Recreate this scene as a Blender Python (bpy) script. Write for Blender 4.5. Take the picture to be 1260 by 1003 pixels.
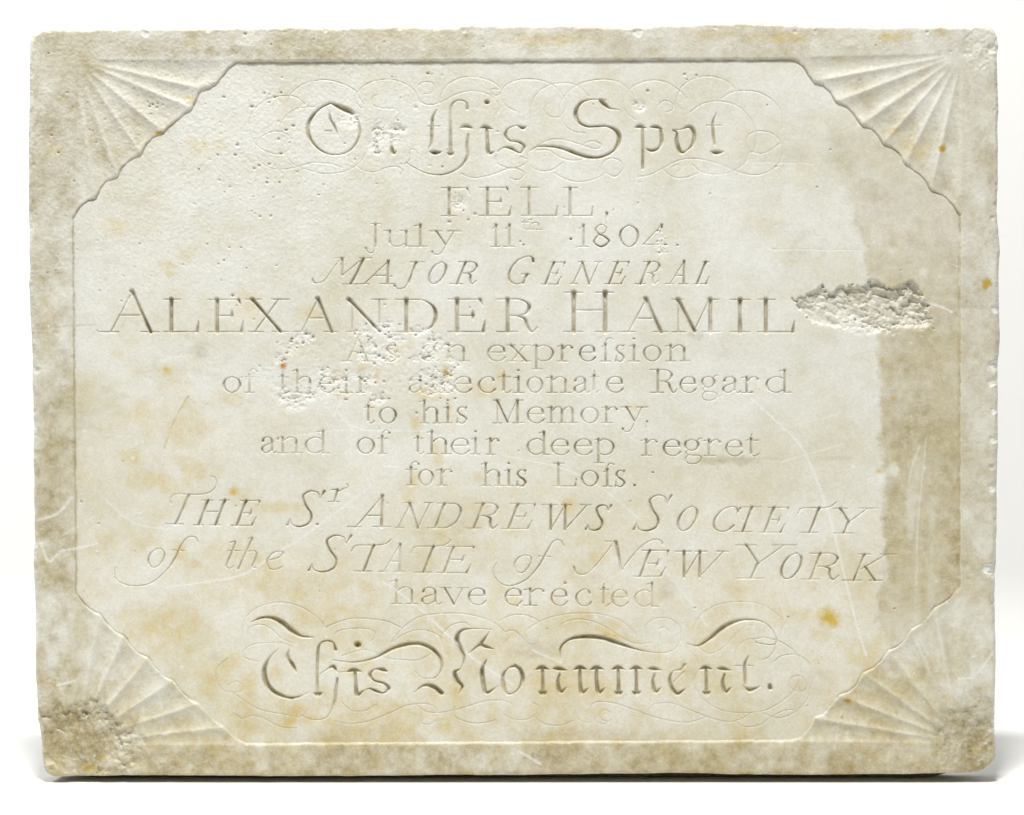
import bpy, math, random
import numpy as np
rng = np.random.default_rng(11); random.seed(11)
for o in list(bpy.data.objects): bpy.data.objects.remove(o)
sc = bpy.context.scene; col = sc.collection
S = 0.00075                       # metres per photograph-sized unit on the tablet face
W0, H0 = 1260.0, 1003.0
FLOOR = 963.5                     # unit height at which the floor meets the tablet
def WX(x): return (x - W0/2)*S
def WZ(y): return (FLOOR - y)*S
# ------------------------------------------------------------------ camera
CAMD = 2.6
cam = bpy.data.objects.new('camera', bpy.data.cameras.new('camera')); col.objects.link(cam)
cam.location = (0, -CAMD, WZ(H0/2)); cam.rotation_euler = (math.pi/2, 0, 0)
cam.data.sensor_width = 36; cam.data.lens = 36*CAMD/(W0*S)
cam.data.clip_start = .05; cam.data.clip_end = 60
sc.camera = cam
# ------------------------------------------------------------------ world and lamps
w = bpy.data.worlds.new('World'); sc.world = w; w.use_nodes = True
w.node_tree.nodes['Background'].inputs[0].default_value = (1, .99, .965, 1)
w.node_tree.nodes['Background'].inputs[1].default_value = .21
def area(name, loc, target, size, sizey, power, colr=(1,1,1)):
    l = bpy.data.lights.new(name, 'AREA'); l.shape = 'RECTANGLE'; l.size = size; l.size_y = sizey
    l.energy = power; l.color = colr
    o = bpy.data.objects.new(name, l); col.objects.link(o); o.location = loc
    import mathutils
    d = mathutils.Vector(target) - mathutils.Vector(loc)
    o.rotation_euler = d.to_track_quat('-Z', 'Y').to_euler(); return o
area('key_lamp', (-.05, -1.60, 3.9), (0, 0, .36), .46, .46, 190, (1, .985, .955))
area('backdrop_lamp', (-1.25, -.05, 1.7), (-.62, .40, .15), .5, .2, 14, (1, 1, 1))
sc.view_settings.view_transform = 'Standard'; sc.view_settings.look = 'None'
sc.view_settings.exposure = 0; sc.view_settings.gamma = 1
# ------------------------------------------------------------------ materials
def nmat(name):
    m = bpy.data.materials.new(name); m.use_nodes = True
    return m, m.node_tree.nodes, m.node_tree.links, m.node_tree.nodes['Principled BSDF']
def marble():
    m, N, L, B = nmat('weathered_marble')
    tc = N.new('ShaderNodeTexCoord')
    def noise(scale, detail=6, rough=.6):
        n = N.new('ShaderNodeTexNoise'); n.inputs['Scale'].default_value = scale
        n.inputs['Detail'].default_value = detail; n.inputs['Roughness'].default_value = rough
        L.new(tc.outputs['Object'], n.inputs['Vector']); return n.outputs['Fac']
    def rng_(v, a, b, c=0, d=1):
        r = N.new('ShaderNodeMapRange'); r.inputs[1].default_value = a; r.inputs[2].default_value = b
        r.inputs[3].default_value = c; r.inputs[4].default_value = d; L.new(v, r.inputs[0]); return r.outputs[0]
    def math_(op, a, b):
        q = N.new('ShaderNodeMath'); q.operation = op
        for i, v in enumerate((a, b)):
            if isinstance(v, (int, float)): q.inputs[i].default_value = v
            else: L.new(v, q.inputs[i])
        return q.outputs[0]
    def mix(f, a, b):
        x = N.new('ShaderNodeMix'); x.data_type = 'RGBA'
        L.new(f, x.inputs[0])
        for i, v in ((6, a), (7, b)):
            if isinstance(v, tuple): x.inputs[i].default_value = v + (1,)
            else: L.new(v, x.inputs[i])
        return x.outputs[2]
    at = N.new('ShaderNodeAttribute'); at.attribute_name = 'stain_shade'
    sp = N.new('ShaderNodeSeparateColor'); L.new(at.outputs['Color'], sp.inputs[0])
    at2 = N.new('ShaderNodeAttribute'); at2.attribute_name = 'bruise_light'
    c = mix(rng_(noise(9, 8, .65), .42, .62), (.72, .717, .662), (.62, .60, .485))
    c = mix(rng_(noise(38, 8, .7), .35, .75, 0, .5), c, (.69, .695, .648))
    c = mix(math_('MULTIPLY', sp.outputs[0], rng_(noise(60, 8, .75), .38, .62, .4, 1)), c, (.57, .415, .075))
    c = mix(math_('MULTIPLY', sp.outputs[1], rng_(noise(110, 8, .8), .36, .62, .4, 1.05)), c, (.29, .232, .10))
    c = mix(sp.outputs[2], c, (.43, .185, .022))
    c = mix(at2.outputs['Fac'], c, (.80, .80, .77))
    # crystalline speckle
    v = N.new('ShaderNodeTexVoronoi'); v.inputs['Scale'].default_value = 620
    L.new(tc.outputs['Object'], v.inputs['Vector'])
    sc_ = N.new('ShaderNodeSeparateColor'); L.new(v.outputs['Color'], sc_.inputs[0])
    gr = N.new('ShaderNodeMix'); gr.data_type = 'RGBA'; gr.blend_type = 'MULTIPLY'; gr.inputs[0].default_value = 1
    L.new(c, gr.inputs[6]); 
    g = rng_(math_('ADD', math_('MULTIPLY', sc_.outputs[0], .5), math_('MULTIPLY', noise(420, 4, .8), 1)), .3, 1.2, .91, 1.09)
    cb = N.new('ShaderNodeCombineColor')
    for i in range(3): L.new(g, cb.inputs[i])
    L.new(cb.outputs[0], gr.inputs[7])
    L.new(gr.outputs[2], B.inputs['Base Color'])
    L.new(rng_(noise(24, 5), .35, .65, .42, .66), B.inputs['Roughness'])
    B.inputs['Specular IOR Level'].default_value = .5
    B.inputs['Subsurface Weight'].default_value = .12
    B.inputs['Subsurface Radius'].default_value = (1, .85, .6); B.inputs['Subsurface Scale'].default_value = .0009
    bp = N.new('ShaderNodeBump'); bp.inputs['Strength'].default_value = .19; bp.inputs['Distance'].default_value = .0006
    L.new(math_('ADD', noise(520, 5, .75), math_('MULTIPLY', noise(90, 5, .6), 1.0)), bp.inputs['Height'])
    L.new(bp.outputs[0], B.inputs['Normal'])
    return m
MARBLE = marble()
def sweep_mat():
    m, N, L, B = nmat('white_paper'); B.inputs['Roughness'].default_value = .85
    B.inputs['Specular IOR Level'].default_value = .15
    tc = N.new('ShaderNodeTexCoord'); n = N.new('ShaderNodeTexNoise'); n.inputs['Scale'].default_value = 3
    L.new(tc.outputs['Object'], n.inputs['Vector'])
    r = N.new('ShaderNodeValToRGB'); r.color_ramp.elements[0].color = (.735, .74, .735, 1); r.color_ramp.elements[1].color = (.765, .77, .765, 1)
    L.new(n.outputs['Fac'], r.inputs[0]); L.new(r.outputs[0], B.inputs['Base Color']); return m
PAPER = sweep_mat()
# ------------------------------------------------------------------ white paper sweep (floor + backdrop in one sheet)
def sweep():
    prof = [(-3.2, 0)]
    yb, R = .62, .16
    prof.append((yb - R, 0))
    for i in range(1, 17):
        a = i/16*math.pi/2; prof.append((yb - R + R*math.sin(a), R - R*math.cos(a)))
    prof.append((yb, 2.3))
    xs = np.linspace(-2.2, 2.2, 12)
    V = [(x, y, z) for (y, z) in prof for x in xs]; n = len(xs)
    F = [(j*n+i, j*n+i+1, (j+1)*n+i+1, (j+1)*n+i) for j in range(len(prof)-1) for i in range(n-1)]
    me = bpy.data.meshes.new('white_backdrop'); me.from_pydata(V, [], F); me.materials.append(PAPER)
    me.polygons.foreach_set('use_smooth', [True]*len(me.polygons))
    o = bpy.data.objects.new('white_backdrop', me); col.objects.link(o); o['kind'] = 'structure'
    so = o.modifiers.new('thickness', 'SOLIDIFY'); so.thickness = .002; so.offset = -1
    o['label'] = 'seamless white paper sweep under and behind the marble tablet'
sweep()
# ================================================================== the carved face as a height field
G = 0.9
X0, Y0, X1, Y1 = 28.0, 24.0, 1238.0, 965.0
nx = int((X1-X0)/G)+1; ny = int((Y1-Y0)/G)+1
gx = (X0 + np.arange(nx)*G).astype(np.float32); gy = (Y0 + np.arange(ny)*G).astype(np.float32)
PX, PY = np.meshgrid(gx, gy)
def vnoise(scale, seed, sx=1.0, sy=1.0):
    r = np.random.default_rng(seed)
    kx = int((X1-X0)/(scale*sx))+4; ky = int((Y1-Y0)/(scale*sy))+4
    g = r.random((ky, kx)).astype(np.float32)*2-1
    fx = (gx-X0)/(scale*sx)+.5; fy = (gy-Y0)/(scale*sy)+.5
    ix = fx.astype(int); iy = fy.astype(int); tx = fx-ix; ty = fy-iy
    tx = tx*tx*(3-2*tx); ty = ty*ty*(3-2*ty)
    a = g[:, ix]*(1-tx) + g[:, ix+1]*tx
    return (a[iy]*(1-ty)[:, None] + a[iy+1]*ty[:, None]).astype(np.float32)
def fbm(scale, seed, oct=4, gain=.5, sx=1, sy=1):
    s = 0; a = 1; tot = 0
    for k in range(oct):
        s = s + a*vnoise(scale/2**k, seed+k*17, sx, sy); tot += a; a *= gain
    return s/tot
def sstep(a, b, v):
    t = np.clip((v-a)/(b-a), 0, 1); return t*t*(3-2*t)
def spline(pts, step=.5, closed=False):
    P = np.array(pts, float); n = len(P)
    if n == 2 and not closed:
        d = np.hypot(*(P[1]-P[0])[:2]); k = max(2, int(d/step)+1); t = np.linspace(0, 1, k)[:, None]
        return P[0]*(1-t)+P[1]*t
    Q = np.vstack([P[-1], P, P[0], P[1]]) if closed else np.vstack([2*P[0]-P[1], P, 2*P[-1]-P[-2]])
    out = []
    for i in range(1, len(Q)-2):
        p0, p1, p2, p3 = Q[i-1], Q[i], Q[i+1], Q[i+2]
        d = np.hypot(*(p2-p1)[:2]); k = max(2, int(d/step)+1); t = (np.arange(k)/k)[:, None]
        out.append(.5*((2*p1)+(p2-p0)*t+(2*p0-5*p1+4*p2-p3)*t*t+(3*p1-p0-3*p2+p3)*t**3))
    out.append(P[:1] if closed else P[-1:])
    return np.vstack(out)
def sdf(poly):
    """signed distance (positive inside) to a closed polygon"""
    P = np.array(poly, np.float32); n = len(P)
    d2 = np.full(PX.shape, 1e9, np.float32); ins = np.zeros(PX.shape, bool)
    for i in range(n):
        a = P[i]; b = P[(i+1) % n]; e = b-a
        # distance only near the segment
        m = 34
        x0 = max(0, int((min(a[0], b[0])-m-X0)/G)); x1 = min(nx, int((max(a[0], b[0])+m-X0)/G)+2)
        y0 = max(0, int((min(a[1], b[1])-m-Y0)/G)); y1 = min(ny, int((max(a[1], b[1])+m-Y0)/G)+2)
        qx = PX[y0:y1, x0:x1]-a[0]; qy = PY[y0:y1, x0:x1]-a[1]
        t = np.clip((qx*e[0]+qy*e[1])/(e[0]**2+e[1]**2+1e-9), 0, 1)
        d2[y0:y1, x0:x1] = np.minimum(d2[y0:y1, x0:x1], (qx-t*e[0])**2+(qy-t*e[1])**2)
        if a[1] != b[1]:
            r0 = max(0, int(math.ceil((min(a[1], b[1])-Y0)/G))); r1 = min(ny, int(math.ceil((max(a[1], b[1])-Y0)/G)))
            if r1 > r0:
                yy = gy[r0:r1]; xc = a[0]+(yy-a[1])/(b[1]-a[1])*e[0]
                ins[r0:r1] ^= (gx[None, :] < xc[:, None])
    d = np.sqrt(np.minimum(d2, 34.0**2))
    return np.where(ins, d, -d).astype(np.float32)
# ---- outline of the tablet
def wob(n, amp, seed, k=6):
    r = np.random.default_rng(seed); s = np.zeros(n)
    for q in range(5):
        m = max(3, int(n/(k*2**(4-q)))+2); s += np.interp(np.linspace(0, m-1, n), np.arange(m), r.normal(size=m))*amp/(1.6**q)
    return s
def edge_line(a, b, axis, amp, seed):
    n = int(np.hypot(b[0]-a[0], b[1]-a[1])/2.2); t = np.linspace(0, 1, n)[:, None]
    p = np.array(a)*(1-t)+np.array(b)*t; wv = wob(n, amp, seed); wv *= np.minimum(1, np.minimum(np.arange(n), np.arange(n)[::-1])/6)
    p[:, axis] += wv*1.7; return p
outline = np.vstack([
    spline([(36, 62), (36.5, 49), (41, 39), (53, 33.5)], 2),
    edge_line((58, 33), (330, 31), 1, .55, 1), edge_line((334, 31), (700, 29.5), 1, .35, 2), edge_line((704, 29.5), (1205, 30), 1, .55, 3),
    spline([(1208, 30), (1219, 33), (1226, 41), (1228.5, 52)], 2),
    edge_line((1229, 58), (1228, 560), 0, .9, 4), edge_line((1228, 564), (1226, 915), 0, .7, 5),
    spline([(1226, 920), (1224.5, 934), (1217, 943), (1206, 948.5), (1196, 950.5)], 2),
    edge_line((1192, 950.6), (640, 954), 1, .4, 6), edge_line((636, 954), (76, 956), 1, .45, 7),
    spline([(72, 956), (60, 953.5), (53.5, 944), (51, 930)], 2),
    edge_line((48.5, 905), (42.5, 668), 0, .75, 8), edge_line((42.5, 664), (36.5, 335), 0, .95, 9), edge_line((36.5, 331), (36, 66), 0, .8, 10)])
DO = sdf(outline)
# ---- outline of the sunk inscription panel
TLs = [(89,268),(97,254),(108,246),(117,244),(122,232),(129,223),(138,219),(145,216),(149,206),(157,198),(167,192),(174,189),(179,177),(188,168),(196,164),(201,162),(206,156),(217,147),(228,138),(236,133),(240,124),(244,113),(249,109),(258,107),(267,102),(273,93),(281,82),(291,75.5)]
TRs = [(965,72.5),(975,73),(982,75),(990,82),(996,93),(1002,100),(1013,104),(1022,112),(1028,124),(1042,131),(1052,140),(1060,153),(1073,158),(1081,166),(1087,176),(1098,181),(1107,188),(1114,200),(1127,210),(1139,220),(1146,233),(1160,239),(1173,251),(1182,265)]
BRs = [(1181,722),(1177,728),(1170,737),(1160,744),(1151,748),(1142,761),(1134,769),(1122,775),(1114,789),(1106,796),(1094,801),(1085,814),(1076,823),(1063,829),(1054,845),(1045,852),(1033,856),(1024,869),(1014,880),(1003,884),(997,897),(987,908),(973,912)]
BLs = [(302,916),(287,908),(275,895),(263,888),(254,877),(244,866),(233,862),(221,851),(212,838),(200,833),(190,823),(181,810),(170,805),(160,796),(152,783),(142,779),(132,770),(122,757),(110,751),(100,741),(93,731)]
panel = np.array(TLs+TRs+BRs+BLs, float)
DP = sdf(panel) + .5*vnoise(9, 71) + .35*vnoise(3.5, 72)
FANS = [((92,73), [(291,74),(247,109),(236,133),(201,162),(174,189),(145,217),(117,244),(89,268)]),
        ((1184,66), [(980,70),(1002,100),(1029,125),(1060,153),(1087,176),(1114,200),(1146,233),(1182,265)]),
        ((1182,914), [(1181,722),(1151,748),(1122,775),(1094,801),(1063,829),(1033,856),(1003,884),(973,913)]),
        ((92,916), [(93,731),(122,757),(152,783),(181,811),(212,838),(244,866),(275,895),(302,917)])]
# ================================================================== carving strokes
DEP = np.zeros(PX.shape, np.float32); LID = np.zeros(PX.shape, np.int32); STRONG = np.zeros(PX.shape, np.float32)
names = {}; nid = [1]
def new_id(kind, label):
    i = nid[0]; nid[0] += 1; names[i] = (kind, label); return i
def carve(P, idn, k=1.9, rmin=.9):
    """P: (n,3) samples x, y, radius: V-shaped cut of half-width r"""
    P = np.asarray(P, float); R = int(math.ceil((P[:, 2].max()+1)/G))+1
    ci = np.round((P[:, 0]-X0)/G).astype(int); cj = np.round((P[:, 1]-Y0)/G).astype(int)
    d = np.arange(-R, R+1); dj, di = np.meshgrid(d, d, indexing='ij'); di = di.ravel(); dj = dj.ravel()
    I = np.clip(ci[:, None]+di, 0, nx-1); J = np.clip(cj[:, None]+dj, 0, ny-1)
    dist = np.hypot(X0+I*G-P[:, 0:1], Y0+J*G-P[:, 1:2]); r = np.maximum(P[:, 2:3], rmin)
    v = np.where(P[:, 2:3] < 1.25, np.maximum(0, r*np.exp(-(dist/(r*.8))**2)*.9-.03), np.clip(r+.35-np.sqrt(dist**2+.12), 0, None))*k
    v = v.astype(np.float32)
    m = v > 0
    np.maximum.at(DEP, (J[m], I[m]), v[m])
    mm = v > .16
    LID[J[mm], I[mm]] = idn
def flare(P, n0, n1, add):
    return P
GL = {
'A': "t .2,0 .55,.98; T .55,1.03 .86,0; s 0,0 .33,0; s .7,0 1,0; t .34,.42 .72,.42",
'L': "S .22,0 .22,1; s 0,1 .47,1; s 0,0 .97,0; w .96,0 1,.32",
'E': "S .25,0 .25,1; s 0,1 .9,1; s 0,0 .94,0; t .25,.5 .66,.5; w .67,.5 .67,.66; w .67,.5 .67,.34; w .86,1 .93,.78; w .94,0 1,.34",
'F': "S .28,0 .28,1; s 0,1 .95,1; s 0,0 .52,0; t .28,.5 .68,.5; w .7,.5 .72,.66; w .7,.5 .72,.34; w .92,1 1,.76",
'X': "T .16,1 .8,0; t .22,0 .76,1; s 0,1 .36,1; s .6,1 1,1; s .08,0 .42,0; s .62,0 1,0",
'N': "t .14,0 .14,1; T .06,1 .8,.02; t .8,0 .8,1; s .62,1 1,1; s 0,0 .32,0; s 0,1 .1,1",
'D': "S .27,0 .27,1; s 0,1 .5,1; s 0,0 .5,0; c .4,1 .68,.98 .92,.8 1,.5 .92,.2 .68,.02 .4,0",
'R': "S .27,0 .27,1; s 0,1 .45,1; c .3,1 .55,1 .74,.9 .8,.75 .72,.57 .5,.5 .28,.5; T2 .5,.5 .68,.4 .74,.2 .83,.02 .92,.02 1,.14; s 0,0 .5,0",
'H': "S .2,0 .2,1; S .83,0 .83,1; s 0,1 .38,1; s .64,1 1,1; s 0,0 .38,0; s .64,0 1,0; t .2,.55 .83,.55",
'M': "t .13,0 .13,1; T .12,1 .46,.03; t .46,.05 .76,1; S .78,0 .78,1; s 0,1 .22,1; s 0,0 .27,0; s .62,0 1,0; s .72,1 .96,1",
'I': "S .5,0 .5,1; s 0,1 1,1; s 0,0 1,0",
'J': "S .75,0 .75,1; s .42,1 1.1,1; h .75,.05 .7,-.16 .45,-.3 .18,-.22 .1,-.1; d .08,-.08",
'1': "S .55,0 .55,1; s 0,0 1,0; t .2,.8 .55,1",
'8': "p .85,.85 .5,1 .15,.8 .3,.6 .72,.44 .98,.22 .5,0 .05,.2 .3,.5 .72,.64 .85,.85",
'0': "c .5,1 .12,.8 0,.5 .12,.2 .5,0 .88,.2 1,.5 .88,.8 .5,1",
'4': "t .78,1 0,.1; s 0,.1 1,.1; S .75,-.25 .75,1; s .5,-.25 1,-.25",
'O': "c .5,1 .15,.85 0,.5 .15,.15 .5,0 .85,.15 1,.5 .85,.85 .5,1",
'C': "c .95,.78 .8,.95 .55,1 .18,.85 .02,.5 .15,.15 .5,0 .8,.06 .98,.25; w .98,.95 .93,.7",
'G': "c .92,.8 .8,.95 .55,1 .18,.85 .02,.5 .15,.15 .5,0 .75,.03 .88,.12; S .86,.02 .86,.35; s .6,.35 1,.35",
'a': "c .1,.72 .2,.92 .45,1 .66,.88 .7,.62; S .7,.7 .7,.15; h .7,.15 .78,.02 .88,0 1,.1; c .7,.62 .4,.52 .1,.35 .1,.1 .35,0 .68,.2; d .13,.74",
'c': "c .9,.78 .75,.97 .5,1 .15,.82 0,.5 .15,.15 .5,0 .8,.06 1,.25; d .88,.78",
'd': "c .7,.84 .42,1 .1,.82 0,.5 .1,.15 .4,0 .7,.18; S .72,0 .72,1.42; s .5,1.34 .72,1.42; s .72,0 1,0",
'e': "t .08,.56 .93,.56; c .93,.56 .85,.88 .5,1 .15,.85 0,.5 .12,.15 .5,0 .8,.06 1,.25",
'f': "S .38,0 .38,1.12; h .38,1.1 .48,1.38 .72,1.46 .95,1.34; d .93,1.32; s .05,0 .75,0; s .05,.97 .8,.97",
'g': "c .42,1 .12,.9 .03,.66 .12,.42 .42,.32 .7,.42 .8,.66 .7,.9 .42,1; h .72,.88 .85,1.05 1,1.08; h .25,.36 .08,.2 .2,.05 .55,.02 .88,-.02 .98,-.22 .8,-.44 .42,-.52 .1,-.42 .05,-.2 .2,.02",
'h': "S .2,0 .2,1.42; s 0,1.34 .2,1.42; c .2,.7 .4,.95 .6,1 .76,.85 .78,.6; S .78,.62 .78,0; s .02,0 .4,0; s .6,0 1,0",
'i': "S .5,0 .5,1; s .12,.93 .5,1; s .05,0 .95,0; d .5,1.42",
'l': "S .5,0 .5,1.42; s .12,1.34 .5,1.42; s .05,0 .95,0",
'm': "S .15,0 .15,1; s .02,.93 .15,1; c .15,.7 .28,.95 .4,1 .49,.85 .5,.6; S .5,.62 .5,0; c .5,.7 .63,.95 .75,1 .84,.85 .85,.6; S .85,.62 .85,0; s .02,0 .28,0; s .4,0 .62,0; s .74,0 1,0",
'n': "S .22,0 .22,1; s .02,.93 .22,1; c .22,.7 .42,.95 .6,1 .76,.85 .78,.6; S .78,.62 .78,0; s .02,0 .42,0; s .6,0 1,0",
'o': "c .5,1 .14,.84 0,.5 .14,.16 .5,0 .86,.16 1,.5 .86,.84 .5,1",
'p': "S .2,-.5 .2,1; s 0,.93 .2,1; s 0,-.5 .48,-.5; c .2,.82 .5,1 .86,.84 1,.5 .86,.14 .5,0 .2,.15",
'r': "S .3,0 .3,1; s .02,.93 .3,1; c .3,.66 .48,.92 .72,1 .9,.92; d .9,.86; s .02,0 .62,0",
's': "p .86,.84 .62,1 .3,.95 .15,.74 .35,.56 .7,.42 .9,.22 .68,.02 .35,0 .12,.15; w .88,1 .86,.7; w .08,0 .12,.3",
't': "S .38,.15 .38,1.1; t .38,1.1 .42,1.35; t .05,.97 .38,1.05; s .38,.98 .9,.98; h .38,.18 .48,.02 .7,0 .98,.14",
'u': "S .2,.22 .2,1; h .2,.25 .3,.03 .52,0 .74,.2; S .75,0 .75,1; s 0,1 .2,1; s .55,1 .75,1; s .75,0 1,0",
'v': "T .17,1 .5,0; t .5,0 .82,1; s 0,1 .38,1; s .62,1 1,1",
'x': "T .17,1 .82,0; t .2,0 .76,1; s 0,1 .36,1; s .6,1 .98,1; s .02,0 .38,0; s .62,0 1,0",
'y': "T .2,1 .5,.12; t .78,1 .42,-.28; h .42,-.28 .3,-.52 .12,-.5 .05,-.34; d .07,-.36; s 0,1 .38,1; s .58,1 1,1",
'F2': "S .4,0 .4,1.1; h .4,1.08 .5,1.36 .74,1.46 .98,1.36; s .05,0 .8,0; s .15,.93 .4,.99",
'.': "d .5,.08", 
',': "d .5,.1; w .55,.08 .35,-.28",
# slanted capitals given in an upright box
'Ai': "t .2,0 .82,1.02; T .82,1.05 .8,0; s 0,0 .32,0; s .6,0 1,0; t .42,.38 .8,.38",
'Ni': "t .08,0 .42,1; T .38,1 .6,-.02; t .6,-.02 .93,1; s .27,1 .45,1; s 0,0 .22,0; s .78,1 1,1",
'Wi': "T .17,1 .17,0; t .17,0 .47,1; T .47,1 .46,0; t .46,0 .92,1; s 0,1 .3,1; s .38,1 .6,1; s .78,1 1,1",
'Yi': "T .17,1 .37,.45; t .38,.46 .8,1; S .36,.45 .25,0; s 0,1 .34,1; s .6,1 1,1; s .02,0 .46,0",
'Ki': "S .41,1 .21,0; t .34,.42 .82,1; T .42,.52 .6,0; s .3,1 .52,1; s .7,1 1,1; s 0,0 .35,0; s .5,0 .74,0",
'Si': "p .84,.8 .8,.95 .6,1 .42,.86 .48,.6 .62,.35 .6,.12 .38,-.01 .15,.02 .07,.16; w .98,1 .86,.76; w 0,.02 .08,.2",
'Ji': "S .74,1 .5,.08; h .5,.08 .36,-.16 .14,-.2 .05,-.08; d .05,-.08; s .52,1 1,1",
'Ti': "t 0,.76 .06,.93; s .06,.95 .16,1; s .16,1 .6,1; h .6,1 .82,1.04 .94,1.16 .97,1.22; S .55,1 .3,0; s .06,0 .5,0",
}
def glyph(ch, x0, x1, base, h, Tr, tr, shear, idn):
    w_ = x1-x0-(shear*h if shear else 0)
    def mp(px, py): return (x0+px*w_+shear*py*h, base-py*h)
    for st in GL[ch].split(';'):
        tok = st.split(); code = tok[0]
        pts = [mp(*map(float, q.split(','))) for q in tok[1:]]
        if code in 'S T t s w d'.split():
            if code == 'd': carve([(pts[0][0], pts[0][1], Tr*1.05)], idn); continue
            P = spline([pts[0], pts[-1]], .4); n = len(P); u = np.linspace(0, 1, n); L_ = n*.4
            if code in 'ST':
                e = np.minimum(u, 1-u)*L_; ef_ = np.where(u > .5, .2, 0) if pts[-1][1] < pts[0][1] else np.where(u < .5, .2, 0)
                r = Tr*(1+ef_*np.exp(-e/(1.1*Tr)))
                r = r*(.94+.06*np.cos(u*2*math.pi))
            elif code == 't': r = np.full(n, tr)
            elif code == 's': r = tr*(1.0-.25*np.abs(2*u-1))
            else: r = Tr*.85*(1-u)+tr*.7*u
        else:
            P = spline(pts, .4); n = len(P); d = np.gradient(P, axis=0); q = np.abs(d[:, 1])/(np.hypot(d[:, 0], d[:, 1])+1e-9)
            u = np.linspace(0, 1, n)
            if code == 'c': r = tr+(Tr*1.02-tr)*q**2.2
            elif code == 'h': r = np.full(n, tr)
            elif code == 'p': r = tr+(Tr-tr)*np.sin(math.pi*u)**1.5
            elif code == 'T2': r = tr+(Tr-tr)*np.sin(math.pi*np.clip(u*1.25, 0, 1))**.6
        carve(np.column_stack([P, r]), idn)
def line(word_spec, base, h, Tr, tr, shear=0, slope=0.0, xref=0):
    """word_spec: list of (word text, [(char, x0, x1), ...])"""
    for word, chars in word_spec:
        for (ch, a, b) in chars:
            up = ch[0]; nm = {'F2': 'long s', '.': 'full stop', ',': 'comma'}.get(ch, ('capital '+up) if up.isupper() else ('digit '+up if up.isdigit() else 'small '+up))
            idn = new_id('carved_letter' if ch not in '.,' else 'carved_point', 'carved %s in the line reading %s' % (nm, word))
            hh = h
            if isinstance(b, tuple): b, hh = b
            j = lambda: random.uniform(-.35, .35)
            sh = 0 if (len(ch) == 2 and ch[1] == 'i') else shear
            bb = base+slope*((a+b)/2-xref)
            if ch == '8': bb += 0
            glyph(ch, a+j(), b+j(), bb+j()*.6, hh, Tr*random.uniform(.93, 1.07)*(1 if hh <= h*1.15 else 1.08), tr, sh, idn)
line([('FELL.', [('F', 543, 577.5), ('E', 590, 629), ('L', 641, 686), ('L', 694, 729.5), (',', 744, 749)])], 265.3, 34.3, 2.0, .95)
line([('July 11th 1804.', [('J', 449, (466.5, 27.6))])], 303, 27.6, 1.75, .9)
line([('July 11th 1804.', [('u', 472.5, 509), ('l', 507, 527), ('y', 529, 567)])], 303, 18.8, 1.6, .9)
line([('July 11th 1804.', [('1', 604, 615), ('1', 620, 633), ('1', 711, 724), ('8', 730, 749.5), ('0', 763, 785.5), ('4', 792, 822), ('.', 832, 836), ('.', 642, 647)])], 303.3, 27, 1.65, .95)
line([('July 11th 1804.', [('.', 700.5, 704.5)])], 294.5, 10, 1.9, .9)
line([('July 11th 1804.', [('t', 642, 651), ('h', 651, 666.5)])], 282.5, 8.8, .95, .8)
line([('MAJOR GENERAL', [('Ai', 438, 486), ('Ji', 484, 522), ('O', 524, 552.5), ('R', 554, 595), ('G', 621, (661, 34)), ('E', 666, 698), ('Ni', 702, 740), ('E', 744, 776.5), ('R', 781, 819), ('Ai', 819, 847), ('L', 855, 880)])], 349.3, 27, 1.65, .95, .40)
line([('ALEXANDER HAMIL', [('A', 121, (195, 49)), ('L', 201, 244), ('E', 256, 299), ('X', 301, 356), ('A', 360, 416), ('N', 426, 477), ('D', 486, 536), ('E', 551, 597.5), ('R', 611, 661), ('H', 694, (755, 48.5)), ('A', 762, 822), ('M', 827, 887.5), ('I', 899, 923), ('L', 933, 977.5)])], 408.3, 40, 2.75, 1.15)
line([('As an expression', [('A', 420, (457, 27)), ('s', 474, 488), ('a', 518, 541), ('n', 545, 577.5), ('e', 601, 622), ('x', 624, 653), ('p', 655, 681), ('r', 686, 706), ('e', 714, 732.5), ('F2', 739, 755), ('s', 757, 769), ('i', 773, 788), ('o', 792.5, 812.5), ('n', 819, 849)])], 444.4, 19.6, 1.6, .9)
line([('of their affectionate Regard', [('o', 275, 295), ('f', 300, 316.5), ('t', 342, 356), ('h', 360, 387), ('e', 393, 412), ('i', 418, 434), ('r', 438, 455), ('a', 502.5, 524), ('f', 528, 541), ('f', 541, 556), ('e', 559, 580), ('c', 589, 610), ('t', 614, 630), ('i', 631, 645), ('o', 649, 667.5), ('n', 672, 702.5), ('a', 706, 726), ('t', 727, 738), ('e', 747, 767), ('R', 801, (833, 28)), ('e', 837.5, 857), ('g', 864, 883), ('a', 889, 911.5), ('r', 912, 935), ('d', 944, 974.5)])], 483, 19.4, 1.6, .9)
line([('to his Memory', [('t', 448, 461), ('o', 467.5, 487), ('h', 517, 543), ('i', 545, 557), ('s', 561, 575.5), ('M', 607, (645, 28)), ('e', 649.5, 670), ('m', 672.5, 710), ('o', 716, 736), ('r', 740, 761), ('y', 764, 798), (',', 794, 799)])], 520.5, 19.6, 1.6, .9)
line([('and of their deep regret', [('a', 321, 340), ('n', 341, 371), ('d', 376, 405.5), ('o', 440, 460), ('f', 464, 480), ('t', 509, 522), ('h', 525, 555), ('e', 556, 577), ('i', 579, 591), ('r', 598, 615), ('d', 649.5, 677), ('e', 679, 700), ('e', 707.5, 728.5), ('p', 732, 755.5), ('r', 789, 810), ('e', 817.5, 838), ('g', 842.5, 864), ('r', 866, 888), ('e', 894, 914), ('t', 918, 935)])], 557.5, 19.6, 1.6, .9, 0, .0062, 330)
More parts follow.
